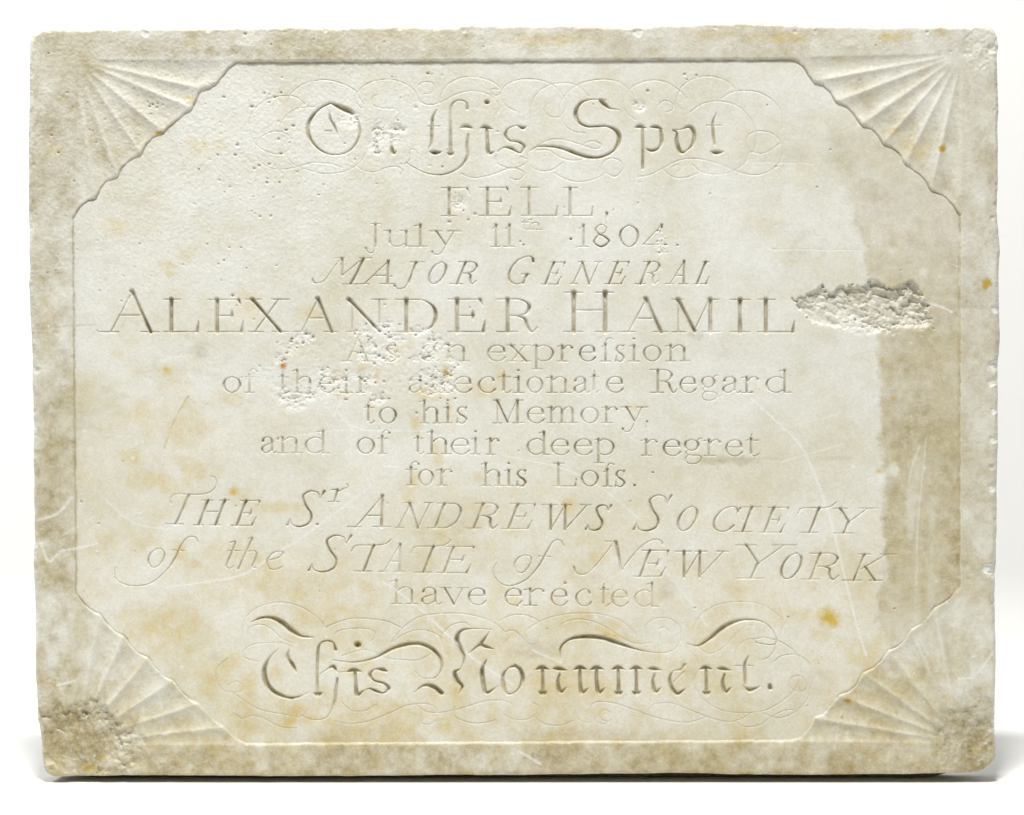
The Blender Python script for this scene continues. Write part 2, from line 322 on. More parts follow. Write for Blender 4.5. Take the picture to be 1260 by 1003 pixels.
line([('for his Loss.', [('f', 499, 516), ('o', 515.5, 533), ('r', 537, 557), ('h', 592, 620), ('i', 620, 632), ('s', 635, 648), ('L', 681, (709, 28)), ('o', 716, 736), ('F2', 742, 756), ('s', 757, 769.5), ('.', 778, 784)])], 597, 19.5, 1.6, .9, 0, .006, 500)
IT = .38
line([('THE St ANDREWS SOCIETY', [('H', 237, 282), ('E', 284, 323), ('.', 392.5, 397.5), ('Ai', 427.5, (480, 37)), ('Ni', 486, 532.5), ('D', 526, 571.5), ('R', 573, 622), ('E', 617.5, 663), ('Wi', 667.5, 728), ('Si', 721, 753), ('O', 830, 862.5), ('C', 874, 913), ('I', 903, 937), ('E', 934, 974.5), ('Ti', 982.5, 1030), ('Yi', 1025, 1079)])], 646, 30.5, 1.85, 1.0, IT, .0128, 250)
line([('THE St ANDREWS SOCIETY', [('Si', 353, (400, 43)), ('Si', 780, (828, 43))])], 647, 43, 1.95, 1.0, IT, .0125, 370)
line([('of the STATE of NEW YORK', [('Ti', 432.5, 483), ('Ai', 466, 498), ('Ti', 506, 556), ('E', 536, 588), ('E', 779, 827), ('Wi', 831, 896.5), ('Yi', 906, (980, 41)), ('O', 957.5, 991), ('R', 986, 1043), ('Ki', 1037, 1104)])], 703, 32, 1.85, 1.0, IT, .0185, 460)
line([('of the STATE of NEW YORK', [('Si', 380, (433, 44))])], 703, 44, 1.95, 1.0, IT)
line([('have erected', [('h', 481, 514), ('a', 517.5, 543), ('v', 541, 576), ('e', 577, 598), ('e', 622, 642), ('r', 644, 671), ('e', 679, 698), ('c', 709, 728), ('t', 738, 751), ('e', 754, 773), ('d', 782, 811)])], 743.5, 20.5, 1.5, .88, 0, .011, 500)
# ---- strokes traced one by one: four-fold enlarged tile coordinates with a half-width
def tile(ox, oy, strokes, kind, label=None, k=1.7):
    i = new_id(kind, label)
    for st in strokes:
        P = np.array([(ox+p[0]/4.0, oy+p[1]/4.0, p[2] if len(p) > 2 else .8) for p in st], float)
        if len(P) == 1: carve(P, i, k); continue
        carve(spline(P, .4), i, k)
A_, B_, C_ = (300, 80), (500, 80), (700, 80); D_, E_, F_ = (260, 690), (470, 690), (700, 690)
T1, T2_ = 'carved %s in the heading On this Spot', 'carved %s in the last line This Monument'
CL = 'carved_letter'
tile(*A_, [[(425,185,2),(370,215,2),(325,270,2.8),(315,330,3),(345,390,2.3),(400,430,1.6),(460,440,1.4),(520,420,1.5),(560,370,1.8),(570,320,1.9),(555,265,2.2)], [(420,182,1.2),(470,205,3.8),(520,230,4.8),(555,268,2)], [(420,225,.8),(425,265,2),(445,300,2),(462,345,.8)], [(400,322,.8),(430,322,.8)]], CL, T1 % 'capital O')
tile(*A_, [[(630,325,1),(655,310,2.6),(680,320,.8)], [(653,320,2),(655,425,2.3)], [(640,425,1),(656,432,3),(672,425,1)], [(718,320,1),(738,312,2.6),(785,320,2)], [(728,340,1.5),(727,400,2.1),(735,430,3),(750,422,.8)]], CL, T1 % 'small n')
tile(*A_, [[(950,220,.8),(930,260,1.9),(925,330,2.2),(922,385,1.6),(910,410,.8)], [(915,425,1),(942,430,3.4),(975,425,.8)], [(905,300,.7),(965,300,.7)]], CL, T1 % 'small t')
tile(*A_, [[(1100,215,2.4),(1095,185,1.4),(1070,172,1.3),(1040,178,1.3),(1020,210,2),(1017,300,2.3),(1018,430,2.5)], [(1002,428,1),(1018,436,3.6),(1034,428,1)], [(1060,312,.8),(1095,300,3.3),(1130,312,.8)], [(1105,340,1.5),(1098,400,2.3),(1100,450,2.2),(1060,505,1.6),(980,538,1.3),(900,532,1),(840,505,.8),(800,480,.8)]], CL, T1 % 'small h')
tile(*A_, [[(1165,310,1),(1190,303,3.2),(1225,315,.8)], [(1195,310,2.4),(1200,380,2.3),(1205,430,3),(1235,424,.8)], [(1197,182,3.6)]], CL, T1 % 'small i')
tile(*B_, [[(592,300,.8),(572,308,3),(545,298,1.1),(505,310,1.2),(487,345,2.4),(510,370,1.8),(555,378,2.2),(580,400,2.6),(560,430,1.4),(515,408,2.6),(480,405,1.1),(450,425,.8)]], CL, T1 % 'small s')
tile(*B_, [[(1045,220,.8),(1000,210,2),(970,186,3.3),(955,170,2),(985,172,.9)], [(985,172,.8),(910,168,1.1),(860,185,2.1),(835,230,3.1),(845,275,2.7),(890,300,1.9),(940,300,1.7),(990,300,1.9),(1035,325,3.2),(1048,370,3.4),(1020,420,2.4),(960,450,2.1),(900,452,2.6),(840,435,3.3),(780,412,3.1),(720,400,2.2),(650,400,1.2),(615,420,.8)]], CL, T1 % 'capital S')
tile(*C_, [[(325,307,.8),(352,300,3.2),(382,310,.8)], [(363,305,2.2),(365,400,2.1),(364,508,2.0)], [(400,305,1),(430,303,2.8),(462,315,.8)], [(452,318,2),(458,370,2.6),(445,405,2),(410,420,2.8),(378,410,.8)]], CL, T1 % 'small p')
tile(*C_, [[(515,320,1.5),(532,335,1.5),(532,380,2.7),(550,425,3),(580,420,1.1),(612,385,2.3),(618,340,3),(597,303,2.8),(555,315,.8),(515,320,1.2)]], CL, T1 % 'small o')
tile(*C_, [[(725,240,.8),(710,285,2.1),(712,340,2.3),(718,390,1.6)], [(700,425,1),(727,430,3.6),(765,425,.8)], [(680,297,.7),(750,297,.7)]], CL, T1 % 'small t')
tile(*D_, [[(195,303,.8),(240,283,1.6),(290,280,2.7),(340,300,4.2),(390,340,4.3),(440,370,2.7),(505,378,.9)], [(325,440,.8),(285,480,2),(262,530,3.2),(265,590,3.8),(300,640,3.5),(360,670,2.8),(410,675,2.1),(480,650,.8)], [(385,432,.8),(375,475,2.8),(400,515,3),(420,555,.8)]], CL, T2_ % 'capital T')
tile(*D_, [[(610,440,2.4),(600,405,1.4),(570,395,1.4),(540,405,1.4),(525,440,2.1),(520,540,2.2),(522,655,2.6)], [(500,650,1),(523,657,4),(546,650,1)], [(535,560,.8),(575,532,1),(600,522,2.8),(620,548,1),(655,548,.8)], [(620,580,1.6),(612,640,2.4),(605,700,2.1),(570,770,1.1),(500,785,.8),(440,765,.8)]], CL, T2_ % 'small h')
tile(*D_, [[(665,548,1),(700,538,3.4),(738,546,1)], [(705,540,2.6),(710,600,2.3),(716,658,3.3),(748,640,.8)], [(720,415,5)]], CL, T2_ % 'small i')
tile(*D_, [[(862,545,1.5),(842,537,3),(805,535,1.2),(780,560,2.4),(800,590,1.8),(850,605,2.2),(872,630,2.8),(845,652,1.4),(805,640,2.4),(775,630,1.1),(740,650,.8)]], CL, T2_ % 'small s')
tile(*D_, [[(600,490,.8),(700,500,1.3),(800,480,2.1),(900,430,3.2),(1000,408,3.2),(1070,425,3.2),(1120,470,3),(1135,520,2.2),(1120,560,1),(1090,582,.8)], [(1000,650,.8),(1045,615,2),(1090,620,3.5),(1132,652,3.6)]], 'carved_swash', 'broad carved swash leading into the capital M')
tile(*E_, [[(540,340,.8),(450,335,1.1),(390,345,2.2),(368,390,3.4),(390,440,3.2),(405,480,1.9),(390,528,.9),(358,550,2.6),(370,590,3.4),(395,620,2.2),(380,655,.8)], [(430,455,.8),(480,415,2.2),(500,420,3),(550,435,.8)], [(530,350,.8),(490,405,2.6)], [(515,488,1),(493,540,2.9),(500,610,3.1),(515,650,2.7),(570,620,.8)]], CL, T2_ % 'capital M')
tile(*E_, [[(655,518,2.6),(622,530,1.1),(597,565,2.6),(600,620,3),(620,656,2.2),(665,640,1.3),(692,590,2.9),(682,540,3),(655,516,2.4)]], CL, T2_ % 'small o')
def nn(dx, pts): return [(x+dx, y, r) for x, y, r in pts]
STEM = [(0,535,2.4),(2,590,2.2),(2,650,2.7)]; HEAD = [(-32,538,.8),(0,526,3.3),(34,536,.8)]; FOOT = [(-18,644,.9),(2,653,3.6),(22,644,.9)]
HOOK = [(5,560,1.6),(-4,600,2.4),(8,645,3.1),(38,625,.8)]; HEAD2 = [(-30,532,.8),(0,532,3.4),(40,540,.8)]
UST = [(0,535,2.3),(0,595,2.4),(10,648,3.2),(42,628,.8)]
tile(*E_, [nn(790, STEM), nn(788, HEAD), nn(790, FOOT), nn(870, HOOK), nn(870, HEAD2)], CL, T2_ % 'small n')
tile(*E_, [nn(975, UST), nn(975, HEAD), nn(1057, UST), nn(1057, HEAD)], CL, T2_ % 'small u')
tile(*F_, [nn(243, STEM), nn(243, HEAD), nn(243, FOOT), nn(331, STEM), nn(331, HEAD), nn(331, FOOT), nn(418, HOOK), nn(418, HEAD2)], CL, T2_ % 'small m')
tile(*F_, [[(570,512,2.6),(555,535,1.8),(515,545,1.1),(498,580,2.6),(505,620,3),(535,654,3.1),(575,630,.8)], [(518,598,.8),(570,545,1.2)]], CL, T2_ % 'small e')
tile(*F_, [nn(676, STEM), nn(674, HEAD), nn(676, FOOT), nn(762, HOOK), nn(758, HEAD2)], CL, T2_ % 'small n')
tile(*F_, [[(885,470,1),(868,510,2.3),(868,570,2.3),(870,610,2)], [(862,618,1),(892,636,3.5),(942,620,.8)], [(820,518,.8),(910,518,.8)]], CL, T2_ % 'small t')
tile(*F_, [[(990,612,2.5),(992,628,3.4)]], 'carved_point', 'carved full stop closing the last line')
tile(*E_, [[(880,480,.8),(880,430,1.6),(920,390,2.2),(990,375,3.2),(1080,380,3.4),(1160,405,3.2),(1250,435,1.6),(1340,455,.9),(1410,455,.8)]], 'carved_swash', 'broad carved swash over the small u')
tile(*F_, [[(585,410,.8),(640,418,1.6),(700,380,3.3),(760,330,3.8),(820,300,3),(880,290,2.1),(950,300,1.3),(1000,340,1),(1025,395,.8),(1000,415,.8),(930,405,.8),(910,390,.8)]], 'carved_swash', 'broad carved swash over the small n and t')
tile(370, 280, [[(57,250,1.2),(62,268,1.6),(85,273,.9),(115,262,.9),(150,215,.9),(190,160,.9)], [(165,150,.9),(215,150,.9)], [(202,150,2.4),(204,190,1.8),(203,235,1.5)], [(205,235,.9),(305,152,.9)], [(290,150,.9),(348,150,.9)], [(308,152,2.3),(280,215,1.8),(245,276,2)], [(205,278,.9),(290,278,.9)]], CL, 'carved capital M in the line reading MAJOR GENERAL')
tile(150, 500, [[(240,478,1.2),(238,455,1),(265,434,1),(330,434,1.2),(400,432,1),(445,415,.9),(466,382,.8),(455,350,.8),(435,345,.9)], [(328,436,2.3),(297,510,1.7),(262,580,2)], [(212,580,.9),(300,580,.9)]], CL, 'carved capital T in the line reading THE St ANDREWS SOCIETY')
tile(150, 500, [[(1030,412,.9),(1060,408,1.2)], [(1062,410,1.5),(1045,470,1.3)], [(1012,470,.8),(1068,470,.8)], [(1060,425,.8),(1090,405,.9),(1112,400,.9),(1108,382,.8)]], CL, 'small raised carved t beside the capital S')
tile(150, 500, [[(170,702,.8),(140,725,1.3),(128,765,1.4),(150,793,.9),(185,780,1.1),(208,735,1.4),(195,704,.9),(170,702,.8)]], CL, 'small carved o left of the word the')
tile(150, 500, [[(373,668,1.1),(360,645,.9),(325,645,.9),(290,685,1.2),(262,745,1.4),(215,812,1.1),(140,870,.9),(60,885,.9),(0,872,.9),(-32,850,.9),(-38,812,.8),(-30,795,.8)], [(245,708,.7),(305,712,.7)]], CL, 'slanted carved f with a long looping tail left of the word the')
tile(150, 500, [[(530,672,.8),(556,668,1.3),(540,720,1.5),(513,785,1.3),(530,798,.9),(550,785,.8)], [(525,710,.7),(585,712,.7)]], CL, 'slanted carved small t in the word the')
tile(150, 500, [[(620,655,.8),(640,650,1.5),(610,720,1.4),(572,800,1.4)], [(590,745,.8),(625,715,.9),(660,718,1.2),(655,755,1.4),(640,790,1.2),(660,795,.8)]], CL, 'slanted carved small h in the word the')
tile(150, 500, [[(722,758,.8),(770,745,.8),(792,722,1),(775,714,.9),(740,725,1.1),(713,765,1.4),(725,800,1.1),(760,803,.9),(790,790,.8)]], CL, 'slanted carved small e in the word the')
tile(630, 500, [[(62,733,.8),(30,748,1.1),(12,785,1.4),(28,818,1),(60,815,1.1),(92,775,1.4),(92,742,1.1),(62,733,.8)]], CL, 'small carved o left of the word NEW')
tile(630, 500, [[(255,688,1.1),(238,660,.9),(205,665,.9),(172,715,1.3),(135,782,1.4),(75,850,1.1),(0,883,.9),(-50,875,.9),(-85,840,.9),(-92,805,.8),(-75,772,.8)], [(130,738,.7),(190,742,.7)]], CL, 'slanted carved f with a long looping tail left of the word NEW')
tile(630, 500, [[(305,790,1.5),(318,820,1.2),(365,826,.9),(425,770,.9),(500,675,.9)], [(460,665,.9),(520,667,1)], [(512,667,2.4),(525,730,2),(538,805,1.2)], [(538,815,.9),(575,760,.9),(640,688,.9),(700,656,.9),(735,664,1),(742,680,1.2)]], CL, 'carved swash capital N in the line reading of the STATE of NEW YORK')
# ---- hairline flourishes
def fl(t, *paths):
    for p in paths: tile(*t, [[(x, y, .8) for x, y in p]], 'hairline_flourish', None, .95)
fl(A_, [(215,215),(225,150),(290,95),(390,72),(480,90),(540,120),(565,155),(585,190),(580,212),(555,190),(550,160),(565,125),(620,85),(720,70),(800,95),(840,130),(870,180),(920,195),(975,180),(1060,138),(1140,128),(1205,145),(1245,180),(1258,215),(1235,250)],
 [(300,195),(270,165),(220,150),(120,165),(50,220),(25,290),(45,370),(95,418),(180,440),(225,405),(222,350),(160,325),(90,350),(60,400),(75,470),(150,512),(250,505),(330,482),(420,485),(480,505)],
 [(350,205),(260,215),(190,270),(175,340),(190,410),(235,482),(310,515),(400,535),(500,522),(570,480),(602,430)],
 [(655,145),(635,160),(635,195),(680,212),(740,215),(765,240),(745,270)],
 [(850,110),(880,85),(920,85),(940,110),(920,140),(890,140)],
 [(960,180),(990,110),(1060,65),(1140,58),(1220,80),(1265,118),(1262,142),(1235,150),(1215,135),(1225,118),(1260,122)],
 [(560,500),(590,520),(650,525),(700,505),(755,500),(780,520),(770,540)], [(790,490),(820,460),(815,425),(835,415),(860,440)])
fl(B_, [(540,228),(490,200),(470,160),(480,110),(530,78),(600,68),(680,80),(740,115),(775,160),(785,210),(750,255),(700,250),(680,215),(700,190)],
 [(640,400),(615,330),(612,240),(630,160),(690,105),(770,88),(840,100),(900,155)],
 [(880,335),(820,325),(775,290),(757,240),(755,200),(790,140),(860,90),(960,70),(1050,85),(1110,140),(1128,185)],
 [(1130,270),(1080,230),(1070,170),(1118,105),(1200,75),(1280,85),(1350,130),(1380,165)],
 [(600,470),(600,430),(640,400),(700,370),(760,365),(840,385),(930,412),(960,395),(930,375),(890,380),(865,400)],
 [(640,420),(700,420),(760,455),(830,470),(890,455)], [(600,450),(610,495),(660,520),(720,515),(770,480)],
 [(725,530),(780,560),(850,575),(930,560),(978,530),(965,490),(1000,460),(1050,470),(1065,510),(1030,548),(985,532)],
 [(270,535),(330,555),(420,540),(500,510),(560,515),(580,540),(550,565),(510,555)], [(440,450),(450,485),(500,505),(560,500),(600,470),(560,450)])
fl(C_, [(550,215),(530,180),(555,110),(620,65),(700,55),(780,80),(825,130),(835,190)], [(440,200),(470,175),(510,190),(510,220),(480,232)],
 [(750,165),(800,135),(860,125),(940,135),(1010,180),(1050,240),(1055,310)],
 [(600,230),(660,190),(740,178),(830,200),(890,260),(920,330),(920,400),(900,430),(878,400),(882,350),(930,325),(1000,335),(1045,380),(1055,430),(1030,490),(970,530),(900,540),(820,520),(720,480),(620,460),(540,470),(460,510),(400,540),(340,550)],
 [(1045,380),(1000,415),(950,435),(890,430),(868,480),(800,525),(720,538),(650,525),(610,490)], [(465,515),(510,550),(570,555),(640,530)], [(510,500),(540,490),(555,510),(535,525)])
fl(D_, [(150,380),(160,300),(220,235),(320,207),(400,215),(480,250),(540,300),(560,335)], [(180,370),(190,330),(240,315),(290,335),(340,380),(390,405)],
 [(400,430),(360,410),(290,405),(200,415),(155,450),(165,480),(230,500)], [(80,480),(30,530),(25,590),(60,640),(130,650),(155,620),(120,595),(80,615)],
 [(90,640),(160,690),(240,735),(340,755),(440,775)], [(105,750),(150,780),(200,765),(260,780),(340,820),(420,825)],
 [(600,390),(620,350),(700,335),(780,340),(810,370),(780,400)], [(560,330),(620,305),(700,285),(800,290),(870,302),(940,335)],
 [(600,790),(680,805),(780,790),(880,750),(960,715),(1040,705),(1090,715),(1110,745)], [(640,700),(690,740),(760,740),(810,710)],
 [(880,410),(940,335),(1020,280),(1120,262),(1240,262),(1340,285),(1410,320),(1460,375),(1450,400)], [(880,425),(920,380),(1000,345),(1080,350),(1140,385)],
 [(640,470),(760,440),(860,480),(940,490),(1020,490),(1080,460)], [(1000,545),(1040,580),(1100,580)])
fl(E_, [(300,360),(340,320),(400,305),(430,320)], [(570,300),(640,270),(710,270),(770,300),(790,330)], [(610,350),(650,345),(690,380),(720,410),(760,410),(775,375)],
 [(710,400),(710,350),(760,310),(850,275),(960,260),(1080,265),(1180,300),(1240,350),(1262,385)], [(860,350),(890,310),(960,290),(1040,300),(1120,340),(1200,390),(1260,410),(1330,405)],
 [(165,710),(220,745),(300,748),(400,725),(500,695),(580,688),(635,705),(650,735)], [(360,720),(360,770),(430,798),(500,800),(560,785)],
 [(600,760),(640,780),(700,785),(750,765),(770,720),(740,700)], [(750,770),(800,805),(880,812),(940,790)], [(180,780),(200,805),(240,805),(260,790)], [(950,740),(970,785),(1020,800),(1050,780)])
fl(F_, [(205,750),(180,735),(155,750),(160,780),(190,795)], [(205,785),(180,805),(140,800),(105,760),(115,710),(160,695),(230,705),(320,735),(400,765),(500,790),(590,798),(680,770)],
 [(380,360),(380,320),(430,285),(490,285),(540,320),(555,370),(530,430),(480,455)], [(440,340),(470,330),(495,350)],
 [(620,400),(615,340),(650,270),(730,220),(840,203),(940,215),(1020,260),(1055,310),(1045,360)], [(640,430),(690,460),(760,430),(820,370),(870,325),(905,320),(905,340)],
 [(910,390),(960,380),(1040,400),(1100,440),(1140,500),(1140,570),(1110,640),(1040,700),(960,740),(860,750),(760,740),(680,700),(630,640),(615,590),(630,560)],
 [(820,490),(830,430),(880,390),(940,385)], [(1020,400),(1015,440),(980,480),(940,490)],
 [(1010,500),(1050,470),(1120,465),(1180,500),(1205,560),(1190,630),(1170,690),(1110,750),(1030,775),(950,750)],
 [(1085,605),(1100,575),(1140,570),(1175,600),(1165,635),(1130,645),(1090,625),(1085,605)],
 [(390,745),(420,710),(500,703),(580,730),(680,770),(780,795),(850,780),(900,750)], [(820,795),(870,820),(940,810),(1000,770),(1060,740),(1110,735)])
_d = DEP.copy(); _l = LID.copy(); DEP[:] = 0; glyph('R', 776, 816, 253, 29, 1.5, 1.0, 0, 0); DEP = np.maximum(_d, DEP*.16); LID = _l
print('carved ids', nid[0])
LETTER = DEP.copy()
# ================================================================== relief of the stone itself
def blob(cx, cy, rx, ry=None, soft=1.0, seed=0, ns=.0, rot=0):
    ry = ry or rx; m = 2.2
    dx = PX-cx; dy = PY-cy
    if rot: c, s = math.cos(rot), math.sin(rot); dx, dy = dx*c+dy*s, -dx*s+dy*c
    d = np.hypot(dx/rx, dy/ry)
    return d
NB = fbm(16, 900, 4, .6); NB2 = fbm(6, 930, 3, .6)
def spot(cx, cy, rx, ry=None, rot=0, edge=.5, irr=.45):
    ry = ry or rx; R = max(rx, ry)*2
    x0 = max(0, int((cx-R-X0)/G)); x1 = min(nx, int((cx+R-X0)/G)+1); y0 = max(0, int((cy-R-Y0)/G)); y1 = min(ny, int((cy+R-Y0)/G)+1)
    sl = (slice(y0, y1), slice(x0, x1)); dx = PX[sl]-cx; dy = PY[sl]-cy
    if rot: c, s = math.cos(rot), math.sin(rot); dx, dy = dx*c+dy*s, -dx*s+dy*c
    d = np.hypot(dx/rx, dy/ry)+irr*(NB[sl] if R > 12 else NB2[sl])
    return sl, (1-sstep(1-edge, 1+edge*.6, d)).astype(np.float32)
H = np.zeros(PX.shape, np.float32)
WHITE = np.zeros(PX.shape, np.float32)
OCH = np.zeros(PX.shape, np.float32); GRI_SHADE = np.zeros(PX.shape, np.float32); RUST = np.zeros(PX.shape, np.float32)
def add(arr, s, v):
    sl, m = s; arr[sl] = np.maximum(arr[sl], m*v)
# recessed panel, with a low soft step
rec = sstep(-.9, 1.2, DP)
H += rec*(3.1+.3*vnoise(60, 75))
# rounded fans
LAB = np.zeros(PX.shape, np.int32)          # 0 border, 1 panel, 10.. flutes
LAB[DP > 0] = 1
RIDGE = np.zeros(PX.shape, np.float32); HOLL = np.zeros(PX.shape, np.float32)
for fi, (c, cu) in enumerate(FANS):
    th = np.arctan2(PY-c[1], PX-c[0]); rho = np.hypot(PX-c[0], PY-c[1])
    sx = 1 if fi in (0, 3) else -1; sy = 1 if fi < 2 else -1
    th = np.arctan2((PY-c[1])*sy, (PX-c[0])*sx)
    an = np.array([math.atan2((p[1]-c[1])*sy, (p[0]-c[0])*sx) for p in cu]); an.sort()
    rr = 1+.012*NB
    rend = np.interp(th, an, sorted([0]*0+[math.hypot(p[0]-c[0], p[1]-c[1]) for p in cu], key=lambda v: 0)) if False else None
    order = sorted(range(len(cu)), key=lambda i: math.atan2((cu[i][1]-c[1])*sy, (cu[i][0]-c[0])*sx))
    re_ = np.interp(th, an, [math.hypot(cu[i][0]-c[0], cu[i][1]-c[1]) for i in order])
    inside = (th > an[0]) & (th < an[-1]) & (rho < re_*1.25) & (DP <= 0) & (rho > 6)
    k = np.clip(np.searchsorted(an, th)-1, 0, len(an)-2)
    u = (th-an[k])/(an[k+1]-an[k]); wd = (an[k+1]-an[k])*rho
    # flutes: concave hollows between crisp ridges
    hol = np.clip(1-np.abs(2*u-1)**2.2, 0, 1)
    amp = np.minimum(wd*.115, 3.3)*(1.1 if fi < 2 else 1.45)*(1-.6*sstep(.90, 1.0, rho/re_))*sstep(8, 40, rho)*(.85+.2*NB)
    # the whole fan dips a little as it runs out
    H += np.where(inside | ((DP > 0) & (DP < 3) & (th > an[0]) & (th < an[-1]) & (rho < re_*1.25)), 0, 0)
    H += np.where(inside, hol*amp, 0)*1.0
    RIDGE = np.maximum(RIDGE, inside*np.exp(-(np.minimum(u, 1-u)*wd/2.8)**2)*sstep(30, 70, rho)*(((k > 0) | (u > .5)) & ((k < len(an)-2) | (u < .5)))*sstep(0, 14, -DP))
    HOLL = np.maximum(HOLL, inside*hol*sstep(20, 60, rho))
    LAB[inside & (rho > 14)] = 10+fi*10+k[inside & (rho > 14)]
# soften fan seams with a light blur
def blur(a, n=1):
    for _ in range(n):
        a = (np.roll(a, 1, 0)+np.roll(a, -1, 0)+2*a)/4; a = (np.roll(a, 1, 1)+np.roll(a, -1, 1)+2*a)/4
    return a
H = blur(H, 2)
H += 1.9*np.exp(-((DP-1.0)/.95)**2)*(.8+.5*vnoise(12, 88))*np.where(PY > 860, .35, 1)
# letters
chipmask = np.zeros(PX.shape, np.float32)
# ---- big break at the end of the name
chip_poly = [(977,369),(986,366),(994,366),(1003,360),(1011,352),(1018,360),(1028,359),(1037,352),(1050,351),(1062,349),(1070,344),(1082,350),(1092,357),(1100,357),(1106,353),(1122,348),(1131,357),(1136,367),(1143,374),(1140,384),(1147,395),(1145,402),(1134,404),(1122,405),(1110,406),(1096,409),(1080,411),(1062,410),(1040,406),(1020,408),(1006,402),(994,392),(984,379)]
DC = sdf(chip_poly) + 4.0*NB2 + 7*NB + 2.2*vnoise(3, 77) + 1
def blur1(a):
    a = (np.roll(a, 1, 0)+np.roll(a, -1, 0)+2*a)/4; return (np.roll(a, 1, 1)+np.roll(a, -1, 1)+2*a)/4
def rn(x, y, seed):
    g = np.random.default_rng(seed).random((64, 64)).astype(np.float32)*2-1
    ix = np.floor(x).astype(int); iy = np.floor(y).astype(int); tx = x-ix; ty = y-iy; tx = tx*tx*(3-2*tx); ty = ty*ty*(3-2*ty)
    f = lambda i, j: g[j % 64, i % 64]
    return (f(ix, iy)*(1-tx)+f(ix+1, iy)*tx)*(1-ty)+(f(ix, iy+1)*(1-tx)+f(ix+1, iy+1)*tx)*ty
ca, sa = math.cos(.52), math.sin(.52)
wx = PX+2.5*NB*4; wy = PY+3.0*NB2*2
U = wx*ca+wy*sa; V = -wx*sa+wy*ca
R1 = 1-2*np.abs(rn(U/26, V/10, 1)) + .5*(1-2*np.abs(rn(U/11+9, V/5+4, 2))) + .28*(1-2*np.abs(rn(U/5+3, V/3, 3)))
R2 = rn(U/7, V/4.2, 4)+.5*rn(U/3.4, V/2.4, 5)
def facets(n, cx, cy, rx, ry, fu, fv, seed, tilt, hgt):
    q = np.random.default_rng(seed); x0 = int((cx-rx-X0)/G); x1 = min(nx, int((cx+rx-X0)/G)); y0 = int((cy-ry-Y0)/G); y1 = min(ny, int((cy+ry-Y0)/G)); x0 = max(0, x0)
    sl = (slice(y0, y1), slice(x0, x1)); best = np.full(PX[sl].shape, 1e9, np.float32); out = np.zeros(PX[sl].shape, np.float32)
    for _ in range(n):
        sx_, sy_ = q.uniform(cx-rx, cx+rx), q.uniform(cy-ry, cy+ry); dx, dy = PX[sl]+2.5*NB2[sl]-sx_, PY[sl]+2.5*NB2[sl]-sy_
        u_ = (dx*ca+dy*sa)/fu; v_ = (-dx*sa+dy*ca)/fv; d_ = np.hypot(u_, v_)*q.uniform(.8, 1.25)
        pl = q.uniform(0, hgt)+q.normal()*tilt*dx*.6+q.normal()*tilt*dy
        m_ = d_ < best; best = np.where(m_, d_, best); out = np.where(m_, pl, out)
    full = np.zeros(PX.shape, np.float32); full[sl] = out; return full
FC = blur1(facets(150, 1062, 380, 95, 40, 1.7, 1, 8, .22, 3.2))
mC = sstep(-.5, 3.5+9*sstep(388, 405, PY), DC)
topy = np.interp(PX[0], [977, 1011, 1037, 1070, 1092, 1122, 1145], [368, 354, 352, 345, 356, 349, 376])[None, :]
ramp = np.clip((PY-topy)/(411-topy), 0, 1)
rt = sstep(1030, 1090, PX)
CH = mC*(2.2*(1-ramp)**1.0*sstep(0, .22, ramp+.12*R2)+1.4*(1-ramp)+.25 + np.clip(FC, 0, 6)*(.62+.35*rt) + (.6+.8*rt)*np.clip(R1+.6, 0, 2)*(1-.6*ramp*(1-rt)) + (.4+.25*rt)*R2 + .35*vnoise(2.2, 351))
CH = np.where(DC > -1, np.maximum(CH, 0), 0)
H += CH
chipmask = np.maximum(chipmask, mC)
WHITE = np.maximum(WHITE, mC*np.clip(.30+.3*R2+.5*(ramp-.5)-.35*rt*np.clip(rn(U/9, V/4, 8), 0, 1)*2, 0, .6))
# ---- flaked patches in the middle lines
patches = [(375,415,13,6),(357,428,9,7),(345,440,6,5),(446,408,13,9),(456,424,10,10),(472,402,9,8),(483,418,9,8),(462,438,9,6),(447,441,7,4),(519,407,11,5),(533,425,15,11),(515,441,9,4),(556,444,6,5),(398,458,9,6),(415,466,12,8),(440,462,7,5),(455,466,9,11),(452,480,9,6),(346,487,10,10),(362,496,12,8),(378,488,10,6),(341,476,6,5),(465,490,8,5),(521,461,6,5),(541,474,16,9),(553,458,9,6),(562,449,6,5),(530,482,8,4),(470,163,9,14),(482,172,9,6),(486,158,10,4),(459,178,6,7),(785,128,6,4),(787,132,5,4),(431,148,10,8),(812,298,6,12),(566,250,8,7),(482,434,9,8),(529,438,10,8),(446,436,8,7)]
PM = np.zeros(PX.shape, np.float32)
for p in patches: add(PM, spot(p[0], p[1], p[2]*1.28, p[3]*1.28, edge=1.0, irr=.7), 1)
for p, v in [((458,428,44,26),.5),((392,472,66,24),.45),((372,425,32,20),.35),((534,440,34,42),.5),((480,470,40,20),.35)]: add(PM, spot(*p, edge=1.0, irr=1.0), v)
R3 = fbm(5.5, 400, 4, .65)
pit = np.clip(np.abs(R3)*1.7-.15, 0, 1)
H += PM*(1.1 + 2.5*pit*(.6+.4*NB2) + .7*vnoise(2.2, 417))
WHITE = np.maximum(WHITE, PM*.72*sstep(-.3, .5, .5-pit+.3*NB))
keep = np.clip(1-.95*PM*sstep(-.3, .3, NB2+.1), 0, 1)*(1-mC)
DEP *= np.clip(1.0+.5*fbm(40, 820, 3)+.35*NB, .5, 1.35)
H += DEP*keep
LID = np.where((mC > .5), 0, LID)
